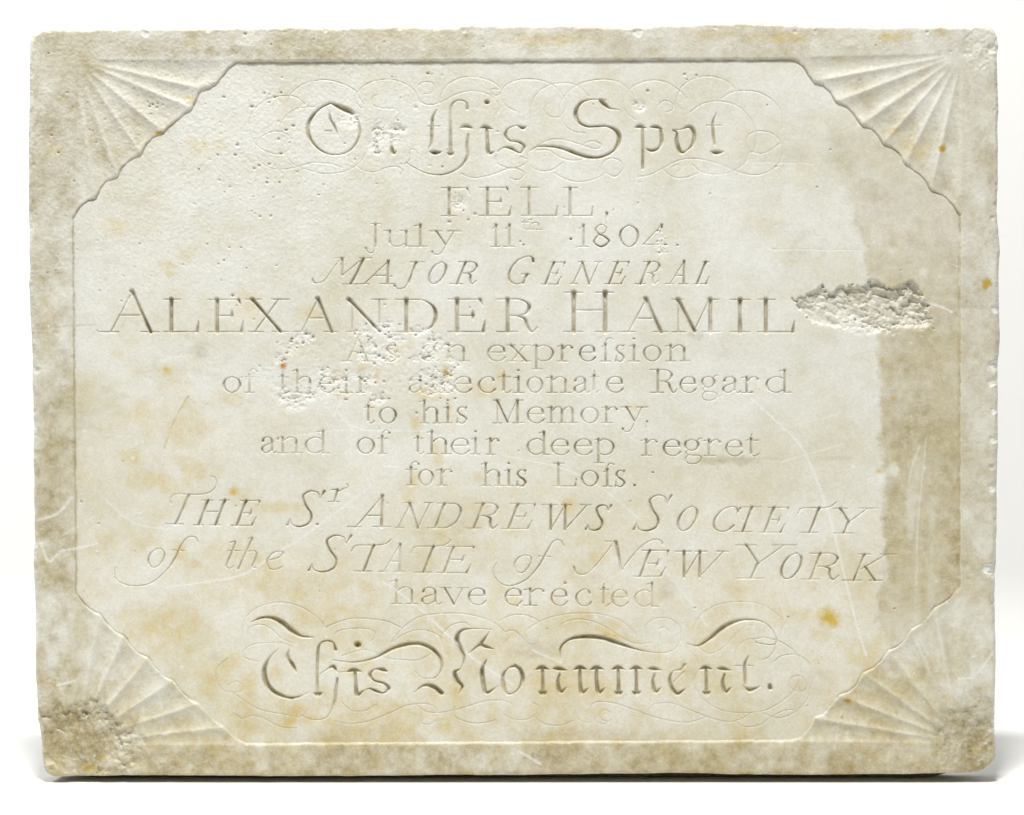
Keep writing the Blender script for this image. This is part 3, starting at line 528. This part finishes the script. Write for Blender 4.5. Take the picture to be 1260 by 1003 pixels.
# ---- individual pits
def dimple(x, y, r, d, sq=1.0):
    R = r*2.2; x0 = max(0, int((x-R-X0)/G)); x1 = min(nx, int((x+R-X0)/G)+2); y0 = max(0, int((y-R-Y0)/G)); y1 = min(ny, int((y+R-Y0)/G)+2)
    if x1 <= x0 or y1 <= y0: return
    q = np.hypot((PX[y0:y1, x0:x1]-x)*sq, PY[y0:y1, x0:x1]-y)/r
    b_ = np.clip(1-q*q*.8, 0, 1); H[y0:y1, x0:x1] += d*b_
    if d > .8: GRI_SHADE[y0:y1, x0:x1] = np.maximum(GRI_SHADE[y0:y1, x0:x1], b_**2*min(.7, d*.3))
for x, y in [(325,115),(345,113),(310,131),(331,126),(338,119),(352,160),(343,171),(356,175),(361,155),(345,189),(319,203),(331,201),(312,207),(328,224),(343,224),(398,227),(392,240),(383,248),(336,243),(309,260),(320,266),(333,266),(570,259),(585,263),(577,270),(553,273),(545,205),(482,95),(526,90),(544,93),(181,125),(188,128),(193,127),(200,128),(186,140),(193,132),(184,131),(63,167),(91,223),(118,175),(72,188),(268,190),(269,222),(283,230),(258,196),(245,208),(289,190),(293,176),(291,178),(329,220),(275,119),(1149,404),(513,508),(425,492),(427,485),(386,489),(342,540),(286,363),(804,581),(855,748),(696,718),(637,746),(970,760),(1006,230),(955,205),(512,131),(797,111),(842,91),(857,92),(944,129),(640,297),(820,301),(810,283),(815,279),(809,296),(817,307),(812,311),(703,294),(460,402),(450,399),(478,402),(492,399),(505,404),(474,412),(455,415),(490,440),(556,452),(549,461),(536,465),(472,470),(471,484),(478,491),(542,490),(551,497),(560,491),(275,320),(268,325),(255,300),(296,304),(303,330),(225,325),(171,300),(100,617),(100,950),(1101,749),(993,869),(845,97),(855,15),(301,42),(386,48),(334,55),(59,66),(595,57)]:
    dimple(x+random.uniform(-.6, .6), y+random.uniform(-.6, .6), random.uniform(1.1, 2.3), random.uniform(.9, 2.6), random.uniform(.7, 1.3))
for _ in range(1100):
    x = random.uniform(45, 1220); y = random.uniform(42, 945)
    dens = .12+.9*math.exp(-((x-230)/300)**2-((y-190)/170)**2)+.25*(y < 75)+.5*math.exp(-((x-450)/140)**2-((y-440)/60)**2)
    if random.random() < dens: dimple(x, y, random.uniform(.8, 1.6), random.uniform(.3, 1.5), random.uniform(.6, 1.5))
_c = 0
while _c < 95:
    x, y = random.uniform(330, 590), random.uniform(395, 500); i = int((x-X0)/G); j = int((y-Y0)/G)
    if PM[j, i] > .35 or random.random() < .004: dimple(x, y, random.uniform(1.0, 2.6), random.uniform(1.2, 3.2), random.uniform(.7, 1.4)); _c += 1
for _ in range(25):
    x, y = random.uniform(982, 1142), random.uniform(352, 404); i = int((x-X0)/G); j = int((y-Y0)/G)
    if mC[j, i] > .5: dimple(x, y, random.uniform(1.2, 3.0), random.uniform(.8, 2.4), random.uniform(.7, 1.4))
# ---- large-scale unevenness, tooling and weathered grain
H += .9*fbm(150, 10, 3) + .38*fbm(26, 30, 3)
rough_tl = np.clip(np.exp(-((PX-260)/330)**2-((PY-170)/190)**2)*1.0+.35*sstep(90, 40, PY)+.25*(LAB != 1), 0, 1)
H += (.05+.27*rough_tl)*fbm(3.4, 50, 2, .6) + (.05+.17*rough_tl)*vnoise(1.8, 60) + .10*fbm(8, 65, 2)
for dx_ in [0]:
    q_ = np.exp(-((PY-403-3*np.sin(PX/23.0))/1.3)**2)*sstep(132, 100, PX); GRI_SHADE = np.maximum(GRI_SHADE, q_*.45*(DO > 3)); H += .25*q_
glyph('R', 776, 816, 253, 29, 1.2, .9, 0, 0) if False else None
# faint scratches
def scratch(pts, r=.8, k=.35, white=.5):
    P = spline([(p[0], p[1], r) for p in pts], .5); u = np.linspace(0, 1, len(P))
    for x, y, _ in P[::1]:
        i = int(round((x-X0)/G)); j = int(round((y-Y0)/G))
        if 1 <= i < nx-2 and 1 <= j < ny-2:
            v = .5+.5*NB2[j, i]
            H[j, i] += k*v; WHITE[j-1:j+2, i-1:i+2] = np.maximum(WHITE[j-1:j+2, i-1:i+2], white*(.45+.55*v)); 
for p, wv in [([(925,490),(960,522),(985,548),(1005,590),(1022,640),(1035,690),(1052,760),(1066,806)], .6), ([(472,716),(490,728),(520,752),(555,785),(580,808),(632,843)], .6),
              ([(455,592),(452,600),(420,625),(392,645),(370,662),(340,680),(300,706),(250,716),(205,722)], .55), ([(452,590),(460,570),(465,535),(462,515)], .35), ([(415,506),(445,527),(512,528),(540,538)], .5),
              ([(405,528),(520,530)], .3), ([(340,538),(420,528)], .3), ([(130,615),(160,640),(185,648),(210,650)], .35), ([(410,512),(418,495)], .6), ([(620,560),(690,575),(740,600),(790,640)], .4),
              ([(810,690),(850,740),(870,770)], .35), ([(1140,372),(1160,378),(1172,384)], .6), ([(45,640),(70,632),(88,612)], .55), ([(50,668),(60,690),(75,678),(92,675),(120,668)], .55), ([(945,306),(1060,308)], .25),
              ([(918,199),(1000,201)], .3), ([(1180,835),(1200,830),(1226,797)], .5), ([(380,628),(395,650)], .3), ([(640,925),(665,940)], .6), ([(1140,540),(1130,640),(1128,720)], .25), ([(420,512),(432,525)], .5), ([(472,573),(490,574)], .8), ([(70,843),(92,838)], .6), ([(960,568),(1040,545)], .3), ([(655,800),(690,815)], .5)]:
    scratch(p, white=wv)
for _ in range(40):
    x, y, a, L_ = random.uniform(120, 1150), random.uniform(100, 900), random.uniform(-.4, 3), random.uniform(15, 70)
    scratch([(x, y), (x+L_*.5*math.cos(a)+random.uniform(-3, 3), y+L_*.5*math.sin(a)), (x+L_*math.cos(a), y+L_*math.sin(a))], k=.12, white=random.uniform(.1, .3))
# the tawny mason's gouge
P = spline([(232,488), (220,508), (210,530), (202,553)], .5)
for x, y in P:
    i = int(round((x-X0)/G)); j = int(round((y-Y0)/G)); H[j-1:j+2, i-1:i+1] += .18*(1+NB2[j, i]); OCH[j-1:j+2, i-1:i+2] = np.maximum(OCH[j-1:j+2, i-1:i+2], .55)
# ---- broken lower-left corner and worn corners
def rough_zone(cx, cy, rx, ry, depth, rot=0, edge=.5, irr=.5, seed=0, white=0):
    sl, m = spot(cx, cy, rx, ry, rot, edge, irr)
    R = (fbm(30, 500+seed, 4, .45)*1.3+.25*vnoise(7, 511+seed))[sl]; R_ = fbm(4, 520+seed, 2, .6)[sl]
    H[sl] += m*(depth*(.7+.8*R)+.8*R_*min(1, depth))
    LABm[sl] = np.maximum(LABm[sl], m)
    if white: WHITE[sl] = np.maximum(WHITE[sl], m*white*(.6+.4*R_))
LABm = np.zeros(PX.shape, np.float32)
def spotmask(*p):
    a = np.zeros(PX.shape, np.float32); sl, m = spot(*p, edge=.35, irr=.7); a[sl] = m; return a
rough_zone(100, 915, 62, 50, 4.5, edge=.3, seed=1)
H[:] += spotmask(110, 915, 62, 48)*np.clip(blur1(facets(60, 105, 912, 75, 60, 1.2, 1, 12, .10, 3.0)), 0, 5)*.8
rough_zone(60, 900, 26, 70, 2.0, edge=.4, seed=2)
rough_zone(1200, 915, 44, 42, 3.4, edge=.5, seed=3)
rough_zone(1208, 64, 20, 26, 1.5, edge=.5, irr=.9, seed=4, white=.2)
rough_zone(205, 940, 55, 14, 2.0, edge=.4, seed=5)
rough_zone(68, 665, 24, 22, .8, edge=.4, seed=6)
rough_zone(1185, 900, 30, 26, 1.2, edge=.4, seed=7)
# ---- worn and chipped arris round the face
wear = 5.2+3.0*fbm(45, 600, 3)+1.0*vnoise(9, 610)
left = sstep(110, 60, PX); right = sstep(1170, 1215, PX); top = sstep(75, 45, PY); bot = sstep(905, 935, PY)
wear = wear*(1+.15*top+.35*left+.15*right-.35*bot)
wear = np.clip(wear, 2.2, 14)
e = np.clip(1-DO/wear, 0, 1)
H += wear*.85*(e**1.9) + .8*e*(fbm(5, 620, 3, .6)) + .7*e*vnoise(2.2, 633)
for _ in range(55):      # nicks bitten out of the edge
    i = random.randrange(len(outline)); x, y = outline[i]
    if random.random() < .55: x, y = random.choice([(random.uniform(37, 46), random.uniform(60, 900)), (random.uniform(1220, 1229), random.uniform(60, 900)), (random.uniform(60, 1200), random.uniform(33, 40))])
    r = random.uniform(1.5, 4.5); dimple(x, y, r, r*.4, random.uniform(.7, 1.4))
for (x, y, r) in [(1216,700,8),(1222,708,6),(1222,600,6),(1224,450,9),(1220,470,6),(1222,505,5),(1226,380,7),(1222,540,6),(785,40,6),(178,41,5),(1222,60,7)]:
    sl, m = spot(x, y, r, r*.8, edge=.4, irr=.6); H[sl] += m*r*.32; WHITE[sl] = np.maximum(WHITE[sl], m*.7)
# ================================================================== stains of the stone, with some shade painted into the same masks
N1 = fbm(60, 700, 5, .6); N2 = fbm(22, 720, 5, .65); N3 = fbm(9, 740, 4, .65)
N4 = fbm(90, 760, 4, .6, .35, 2.2)       # vertical runs
# brown vertical band inside the right edge
xl = np.interp(gy, [130, 165, 205, 260, 300, 345, 410, 560, 680, 760, 800], [1010, 1022, 1032, 1050, 1062, 1072, 1082, 1086, 1092, 1078, 1100])[:, None]
band = sstep(-6, 5, PX-xl+6*N3+7*N2)*(DP > -1)*sstep(110, 175, PY)*sstep(840, 700, PY)
band = band*np.clip(.66+.32*N1+.22*N2+.25*N4-.22*np.exp(-((PX-1128)/5)**2)*sstep(520, 600, PY)-.2*np.exp(-((PX-1146)/6)**2)*sstep(560, 640, PY), 0, .95)
band *= (.50+.62*sstep(200, 480, PY))*(1-mC*.9)
GRI_SHADE = np.maximum(GRI_SHADE, band*.8); OCH = np.maximum(OCH, band*.45)
for p, v in [((1045,190,30,22),.35),((1070,232,38,22,.7),.42),((1095,270,30,45),.38),((900,566,38,6),.60),((950,564,18,3),.3),((1030,564,25,3),.22),((250,430,13,14),.36),((855,412,10,7),.42),
             ((955,248,9,8),.18),((980,190,22,16),.2),((840,150,35,25),.13),((1120,175,7,6),.4),((1120,850,9,16),.5),((250,205,20,8),.12),((1000,840,30,20),.15),((430,905,60,12),.2),((700,905,90,9),.28),((560,640,40,20),.12),((820,725,12,14),.28),((660,800,30,12),.32),((265,810,12,9),.35)]:
    add(GRI_SHADE, spot(*p, edge=.9, irr=.8), v*1.0)
# olive dirt at the lower corners and along the foot
add(GRI_SHADE, spot(95, 905, 75, 52, edge=.8, irr=.7), .98); add(GRI_SHADE, spot(70, 925, 36, 36, edge=.8, irr=.7), .55)
add(GRI_SHADE, spot(1192, 905, 60, 56, edge=.9, irr=.6), .92); add(GRI_SHADE, spot(1205, 925, 34, 34, edge=.7, irr=.7), 1.1)
foot = sstep(930, 951, PY+8*N3+5*N2)*np.clip(.62+.9*N2, 0, 1); GRI_SHADE = np.maximum(GRI_SHADE, foot*.75)
for p in [(135,945,28,10),(250,940,25,10),(720,945,30,9),(1100,945,26,10),(500,948,20,7),(880,948,22,7)]: add(GRI_SHADE, spot(*p, edge=.8, irr=.9), .62)
# weathered border
bord = (DP < 0)
GRI_SHADE = np.maximum(GRI_SHADE, bord*np.clip(.38+.5*N2+.36*N1+.2*N3, 0, .75)*(.72+.38*np.maximum(left, bot)))
GRI_SHADE = np.maximum(GRI_SHADE, bord*sstep(74, 40, PY)*np.clip(.05+.9*N2+.4*N3, 0, .7)*sstep(2, 14, DO))
GRI_SHADE = np.maximum(GRI_SHADE, bord*sstep(62, 46, PX)*np.clip(.35+.8*N2, 0, .6)*sstep(1, 6, DO))
GRI_SHADE = np.maximum(GRI_SHADE, sstep(16, 5, np.abs(PX-1221+4*N2))*sstep(135, 190, PY)*sstep(560, 240, PY)*np.clip(.45+.8*N2, 0, .7)*sstep(1, 7, DO))
add(GRI_SHADE, spot(185, 55, 90, 12, edge=.9, irr=.8), .40); add(GRI_SHADE, spot(360, 58, 60, 12, edge=.9, irr=.8), .36)
for p, v in [((240,64,110,10),.8),((380,66,80,9),.75),((520,66,70,7),.5),((160,60,40,9),.55),((215,92,40,10),.35),((75,60,34,26),.3)]: add(GRI_SHADE, spot(*p, edge=1.0, irr=1.0), v)
add(GRI_SHADE, spot(1190, 52, 16, 10, edge=.8, irr=.6), .5)
vein = np.exp(-np.abs(fbm(190, 860, 5, .55, 1.6, .7)+.05)/.018); GRI_SHADE = np.maximum(GRI_SHADE, vein*.16*np.clip(.6+N1, 0, 1))
GRI_SHADE += .10*np.clip(N2+.2, 0, 1)*sstep(300, 900, PY) + .05*np.clip(N1, 0, 1)
# black lichen specks along the top fillet
blk = sstep(.12, .45, fbm(3.2, 780, 3, .7)+.5*N2)*sstep(9, 1, np.abs(PY-71))*(DP < 0)*sstep(120, 200, PX)*sstep(620, 380, PX)
GRI_SHADE = np.maximum(GRI_SHADE, blk*.75)
add(GRI_SHADE, spot(808, 72.3, 14, 1.5, edge=.6, irr=.3), 1)
# ochre
och = [((205,455,11,7),.55),((215,470,25,18),.22),((222,520,40,30),.32),((165,510,40,22),.28),((100,480,22,30),.22),((240,575,34,16,.2),.40),((160,562,14,12),.35),((190,592,42,12),.40),((210,600,20,8),.3),
       ((288,604,7,7),.65),((345,624,30,8),.40),((222,680,14,22),.45),((238,696,15,8),.5),((318,690,12,8),.3),((300,610,10,6),.25),((205,328,12,6),.38),((208,336,8,6),.4),((300,362,8,10),.3),((310,380,22,20),.28),((143,282,16,14),.32),((245,178,16,12),.28),((268,178,10,7),.3),((150,420,22,10),.18),((145,435,8,6),.3),((382,385,16,10),.35),((285,490,16,9),.38),((230,312,14,10),.22),
       ((1020,760,15,14),.95),((1100,490,6,6),.75),((1108,440,7,16),.5),((1085,442,5,5),.6),((1084,580,4,4),.75),((1160,183,5,7),1),((1100,161,12,6,-.4),.55),((1125,180,22,14,.6),.40),((1213,349,6,6),.8),((1165,505,7,7),.35),((1098,322,6,8),.5),((1120,838,16,22,.5),.42),((1044,863,7,5),.8),((1036,883,3,3),.7),
       ((505,615,16,10),.28),((575,625,26,10),.3),((545,660,18,14),.3),((640,608,14,10),.28),((672,605,8,7),.22),((700,622,14,16),.42),((715,665,22,9),.28),((735,685,14,10),.38),((508,592,10,14),.4),((590,588,8,8),.4),((510,523,8,12),.42),((552,508,5,14),.45),((537,560,7,14),.4),((530,485,25,9),.4),
       ((415,462,10,8),.6),((445,452,8,6),.5),((463,462,5,10),.5),((485,430,14,9),.5),((549,456,9,8),.75),((425,485,16,6),.3),((505,425,5,7),.4),((617,462,9,9),.3),((590,478,30,10),.25),((700,475,10,6),.2),((780,500,16,7),.22),
       ((420,748,10,7),.4),((470,712,10,7),.25),((452,722,22,9,.6),.35),((415,748,8,8),.3),((340,712,12,9),.3),((345,700,9,6),.25),((365,872,12,14),.5),((350,890,16,10,-.4),.5),((385,885,24,8),.4),((467,865,12,8),.4),((440,793,7,6),.5),((433,826,10,8),.45),((452,815,9,7),.3),((340,828,9,9),.3),((752,782,26,7,.25),.6),((760,770,20,9),.3),((678,805,14,8),.38),((665,830,16,9),.28),((560,800,10,8),.22),
       ((855,770,18,12),.28),((630,740,10,8),.28),((617,727,8,8),.3),((830,815,26,12),.22),((100,740,10,60),.2),((100,580,18,20),.22),((60,400,12,40),.25),((62,560,10,22),.25),((70,185,10,8),.35),((60,190,14,14),.25),((110,175,8,6),.3),((230,120,12,5,.3),.5),((196,163,7,2.2),1),((1100,45,24,8),.6),((960,45,40,8),.5),((1160,38,14,6),.5),((680,48,60,8),.35),((880,42,30,7),.3),((470,44,60,10),.22),((237,55,12,8),.28),((1032,72,8,4),.35),
       ((560,922,40,9),.3),((700,935,60,12),.32),((800,930,60,9),.3),((1080,930,30,12),.36),((300,930,40,10),.25),((110,945,14,9),.7),((125,930,12,7),.35),((158,895,8,4),.6),((98,887,20,7),.4),((220,905,30,8),.3),((420,935,40,10),.25),((900,930,30,9),.3)]
for p, v in och: add(OCH, spot(*p, edge=.9, irr=.75), min(1, v*1.3))
OCH = np.maximum(OCH, np.clip(.17+.5*N1+.35*N2, 0, .6)*sstep(380, 900, PY)*1.1)
OCH = np.maximum(OCH, np.clip(-.02+.6*N2+.3*N1, 0, .5)*.45)
OCH = np.maximum(OCH, bord*sstep(850, 930, PY)*np.clip(.32+.5*N2, 0, .6))
for p, v in [((1020,760,14,13),1.5),((1020,760,9,8),2.2),((1160,183,4,6),2),((1213,349,6,6),2),((1044,862,6,4),1.6),((1100,490,5,5),1.3),((205,455,8,5),1.0),((288,604,6,5),1.2),((1108,440,5,10),.9),((196,163,7,2.5),2),((548,457,7,5),1.5),((1084,580,3,3),1.4),((440,793,6,5),.9),((365,872,9,9),.8),((355,889,14,7,-.4),.7),((752,782,20,4,.25),.9),((110,945,9,6),1.3),((125,932,8,5),.9),((415,462,8,5),1.0),((463,462,4,7),.8),((510,590,5,9),.7),((552,508,4,9),.8),((700,622,8,10),.7),((215,520,16,8,-1.1),.5)]: add(OCH, spot(*p, edge=.9, irr=.6), v)
for p, v in [((348,450,4.6,4.6),1),((1160,183,3,4),.55),((1213,349,3,3),.45),((1044,862,4,3),.7),((548,457,4,3),.6),((196,163,6,1.6),.55),((1036,883,2.2,2.2),.6),((110,944,5,4),.25),((415,462,5,3),.3),((1020,760,6,5),.18)]:
    add(RUST, spot(*p, edge=.8, irr=.6), v)
# paler flecks
for _ in range(260):
    x, y = random.uniform(45, 1220), random.uniform(45, 945)
    add(WHITE, spot(x, y, random.uniform(.8, 2.6), random.uniform(.8, 2), edge=.8, irr=.6), random.uniform(.25, .6))
for p, v in [((1098,310,7,7),.35),((1138,335,6,6),.35),((1045,53,10,4),.5),((1120,640,5,40),.25),((1085,590,7,10),.5),((1100,578,6,8),.45),((215,140,20,6),.2),((185,718,6,4),.5),((187,678,8,6),.4),((175,40,22,5),.3)]:
    add(WHITE, spot(*p, edge=.8, irr=.8), v)
WHITE = np.maximum(WHITE, e*.55*np.clip(.4+top*.0+right*.4+.8*N3, 0, 1)*(1-bot*.8)*sstep(.0, .5, e))
GRI_SHADE = np.maximum(GRI_SHADE, mC*np.clip(rn(U/14, V/5, 21)*.9+.1+.3*R2, 0, 1)*(.35+.4*rt)*(1-.6*ramp))
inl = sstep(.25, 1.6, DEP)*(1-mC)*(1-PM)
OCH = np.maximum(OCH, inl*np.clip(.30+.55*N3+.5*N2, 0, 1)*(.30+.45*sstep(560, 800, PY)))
GRI_SHADE = np.maximum(GRI_SHADE, inl*np.clip(.30+.4*N3+.3*N1, 0, 1)*.55)
GRI_SHADE = np.maximum(GRI_SHADE, sstep(1.1, 3.0, DEP)*(1-mC)*(1-PM)*np.clip(.75+.5*N3, 0, 1)*.8)  # dirt in the deepest cuts, darkened further to paint in groove shade
WHITE = np.maximum(WHITE, RIDGE*np.clip(.16+.5*N3+.3*N2, 0, .5)); GRI_SHADE = np.maximum(GRI_SHADE, HOLL*np.clip(.28+.4*N2+.2*N3, 0, .6)*.8)  # pale worn ridges and dirty hollows, strengthened to paint in flute shading
GRI_SHADE = np.maximum(GRI_SHADE, np.exp(-((DP-.5)/1.05)**2)*np.clip(.9*sstep(80, 70, PY)+1.3*(np.abs(PX-635) > 530)+.8*sstep(300, 260, PY), 0, .95)*sstep(880, 700, PY)*np.clip(.8+.6*N2, 0, 1))  # joint dirt with the panel edge's shadow line painted in
bl_ = np.clip(.13*sstep(150, 50, PX)+.16*sstep(820, 950, PY)+.03*bord+.05*sstep(1130, 1220, PX), 0, .3)*np.clip(.9+.9*N1+.5*N2, 0, 1.6); GRI_SHADE = GRI_SHADE+bl_*(1-GRI_SHADE); OCH = OCH+bord*.05+.13*sstep(450, 900, PY)*(1-bord)
GRI_SHADE = np.maximum(GRI_SHADE, mC*(.12+.26*rt)+mC*(1-ramp)*.22); WHITE = np.where(mC > .3, WHITE*.55, WHITE)  # break tinted with dirt, plus grey shade painted in towards its top
GRI_SHADE = np.clip(GRI_SHADE*(1-.6*WHITE), 0, 1); OCH = np.clip(OCH*(1-.5*WHITE), 0, 2.5)
# ================================================================== build the meshes
keepv = DO > -G*.72
gyD, gxD = np.gradient(DO, G)
gl = np.hypot(gxD, gyD)+1e-6
VX = PX.copy(); VY = PY.copy()
near = keepv & (DO < G*.72)
VX[near] -= (DO*gxD/gl**2)[near]; VY[near] -= (DO*gyD/gl**2)[near]
tilt = 0
co = np.empty((ny*nx, 3), np.float32)
co[:, 0] = (VX.ravel()-W0/2)*S; co[:, 1] = (H.ravel())*S; co[:, 2] = (FLOOR-VY.ravel())*S
kf = keepv[:-1, :-1] & keepv[1:, :-1] & keepv[:-1, 1:] & keepv[1:, 1:]
# cell label: carving id beats flute beats panel
cellL = np.max(np.stack([LID[:-1, :-1], LID[1:, :-1], LID[:-1, 1:], LID[1:, 1:]]), 0)
cellB = LAB[:-1, :-1]
cellC = (mC[:-1, :-1] > .4)
cell = np.where(cellL > 0, 1000+cellL, np.where(cellC, 500, cellB)); cell = np.where(kf, cell, -1)
idx = np.arange(ny*nx).reshape(ny, nx)
quads = np.stack([idx[:-1, :-1], idx[1:, :-1], idx[1:, 1:], idx[:-1, 1:]], -1)     # faces look to -Y
flat = quads.reshape(-1, 4); cflat = cell.ravel()
att = np.zeros((ny*nx, 4), np.float32); att[:, 0] = OCH.ravel(); att[:, 1] = GRI_SHADE.ravel(); att[:, 2] = RUST.ravel(); att[:, 3] = 1
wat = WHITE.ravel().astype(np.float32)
def mesh_from(faces, name, extra=None, smooth=True):
    u, inv = np.unique(faces.ravel(), return_inverse=True)
    v = co[u]; a = att[u]; b = wat[u]; loops = inv.astype(np.int32).ravel()
    starts = (np.arange(len(faces))*4).astype(np.int32); 
    if extra is not None:
        ev, ef, ea, big = extra(u)        # extra vertices / quads (indexes relative), attributes
        n0 = len(v); v = np.vstack([v, ev]); a = np.vstack([a, ea]); b = np.concatenate([b, np.zeros(len(ev), np.float32)])
        loops = np.concatenate([loops, ef.ravel().astype(np.int32), big.astype(np.int32)])
        nf = len(faces)+len(ef); starts = np.concatenate([(np.arange(nf)*4), [nf*4]]).astype(np.int32)
    me = bpy.data.meshes.new(name); me.vertices.add(len(v)); me.vertices.foreach_set('co', v.astype(np.float32).ravel())
    me.loops.add(len(loops)); me.loops.foreach_set('vertex_index', loops)
    me.polygons.add(len(starts)); me.polygons.foreach_set('loop_start', starts)
    me.polygons.foreach_set('use_smooth', np.full(len(starts), smooth, bool))
    c = me.attributes.new('stain_shade', 'FLOAT_COLOR', 'POINT'); c.data.foreach_set('color', a.astype(np.float32).ravel())
    d = me.attributes.new('bruise_light', 'FLOAT', 'POINT'); d.data.foreach_set('value', b)
    me.materials.append(MARBLE); me.update(calc_edges=True); me.validate()
    return me
# boundary loop of the whole face
kept = flat[cflat >= 0]
E = np.vstack([kept[:, [0, 1]], kept[:, [1, 2]], kept[:, [2, 3]], kept[:, [3, 0]]]).astype(np.int64)
key = E[:, 0]*(ny*nx)+E[:, 1]; rkey = E[:, 1]*(ny*nx)+E[:, 0]
BE = E[~np.isin(key, rkey)]
nxt = {}
for a_, b_ in BE: nxt.setdefault(int(a_), []).append(int(b_))
start = int(BE[0, 0]); loop = [start]; cur = nxt[start][0]; g_ = 0
while cur != start and g_ < 20000: loop.append(cur); cur = nxt[cur][0]; g_ += 1
loop = np.array(loop); print('edge loop', len(loop), len(BE))
def side_extra(u):
    """sides and back of the slab, grown from the worn front edge"""
    n = len(loop); fr = co[loop]; rings = []; depths = [.014, .026, .040, .048, .058]
    pos = {int(k): i for i, k in enumerate(u)}; first = np.array([pos[int(k)] for k in loop])
    cx, cz = 0, WZ(497); d = fr[:, [0, 2]]-np.array([cx, cz]); 
    # outward normal of the loop
    t = np.roll(fr[:, [0, 2]], -4, 0)-np.roll(fr[:, [0, 2]], 4, 0); nn_ = np.stack([t[:, 1], -t[:, 0]], 1); nn_ /= np.linalg.norm(nn_, axis=1)[:, None]+1e-9
    nn_ *= np.sign((nn_*d).sum(1))[:, None]
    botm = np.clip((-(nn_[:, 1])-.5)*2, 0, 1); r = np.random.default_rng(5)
    for q, dd in enumerate(depths):
        v = fr.copy(); v[:, 1] = dd+np.convolve(np.pad(r.normal(size=n), 3, mode='wrap'), np.ones(7)/7, 'valid')*.0012
        nz = np.convolve(np.pad(r.normal(size=n), 6, mode='wrap'), np.ones(13)/13, 'valid')*.0012
        off = (-.0009-nz-.0006*q)[:, None]*nn_
        v[:, 0] += off[:, 0]; v[:, 2] += off[:, 1]
        # the underside swells down to the paper behind the front edge
        if q in (2, 3, 4): v[:, 2] = v[:, 2]*(1-np.clip((botm-.5)*2.5, 0, 1)*(1-sstep(.385, .44, np.abs(v[:, 0]))))
        v[:, 2] = np.maximum(v[:, 2], 0)
        rings.append(v)
    ev = np.vstack(rings); base = len(u); prev = first; ef = []
    for q in range(len(depths)):
        cur = base+q*n+np.arange(n); ef.append(np.stack([prev, np.roll(prev, -1), np.roll(cur, -1), cur], 1)[:, ::-1]); prev = cur
    ea = np.zeros((len(ev), 4), np.float32); ea[:, 1] = np.tile(.25+.7*botm, len(depths)); ea[:, 0] = .2; ea[:, 3] = 1  # underside colour darkened to paint in the contact shadow
    return ev, np.vstack(ef), ea, prev
root = bpy.data.objects.new('marble_tablet', None); col.objects.link(root)
root.location = (0, 0, 0); root['label'] = 'weathered white marble memorial tablet with carved inscription and fan corners standing on white paper'; root['category'] = 'stone tablet'
def part(name, me, parent, label=None):
    o = bpy.data.objects.new(name, me); col.objects.link(o); o.parent = parent
    if label: o['label'] = label
    return o
body = part('raised_border', mesh_from(flat[cflat == 0], 'raised_border', side_extra), root, 'raised plain border of the tablet, dirty and chipped at its corners')
pan = part('inscription_panel', mesh_from(flat[cflat == 1], 'inscription_panel'), root, 'sunk panel with scalloped corners that carries the inscription')
part('broken_patch', mesh_from(flat[cflat == 500], 'broken_patch'), pan, 'rough broken hollow where the end of the name is knocked away')
fname = ['top left fan of flutes', 'top right fan of flutes', 'bottom right fan of flutes, browner', 'bottom left fan of flutes beside the broken dirty corner']
for fi in range(4):
    f = None
    fe = bpy.data.objects.new('corner_fan', None); col.objects.link(fe); fe.parent = root; fe['label'] = fname[fi]
    c = FANS[fi][0]; fe.location = (WX(c[0]), 0, WZ(c[1]))
    for k in range(7):
        q = flat[cflat == 10+fi*10+k]
        if len(q) > 30:
            o = part('flute', mesh_from(q, 'flute'), fe); o.matrix_parent_inverse.identity(); o.location = (-fe.location[0], -fe.location[1], -fe.location[2])
sel = np.nonzero(cflat >= 1000)[0]; order = sel[np.argsort(cflat[sel], kind='stable')]; vals = cflat[order]
cuts = np.nonzero(np.diff(vals))[0]+1
for grp in np.split(order, cuts):
    i = int(cflat[grp[0]])-1000; kind, lab = names[i]
    part(kind, mesh_from(flat[grp], kind, None, kind == 'hairline_flourish'), pan, lab)
print('quads', int((cflat >= 0).sum()))
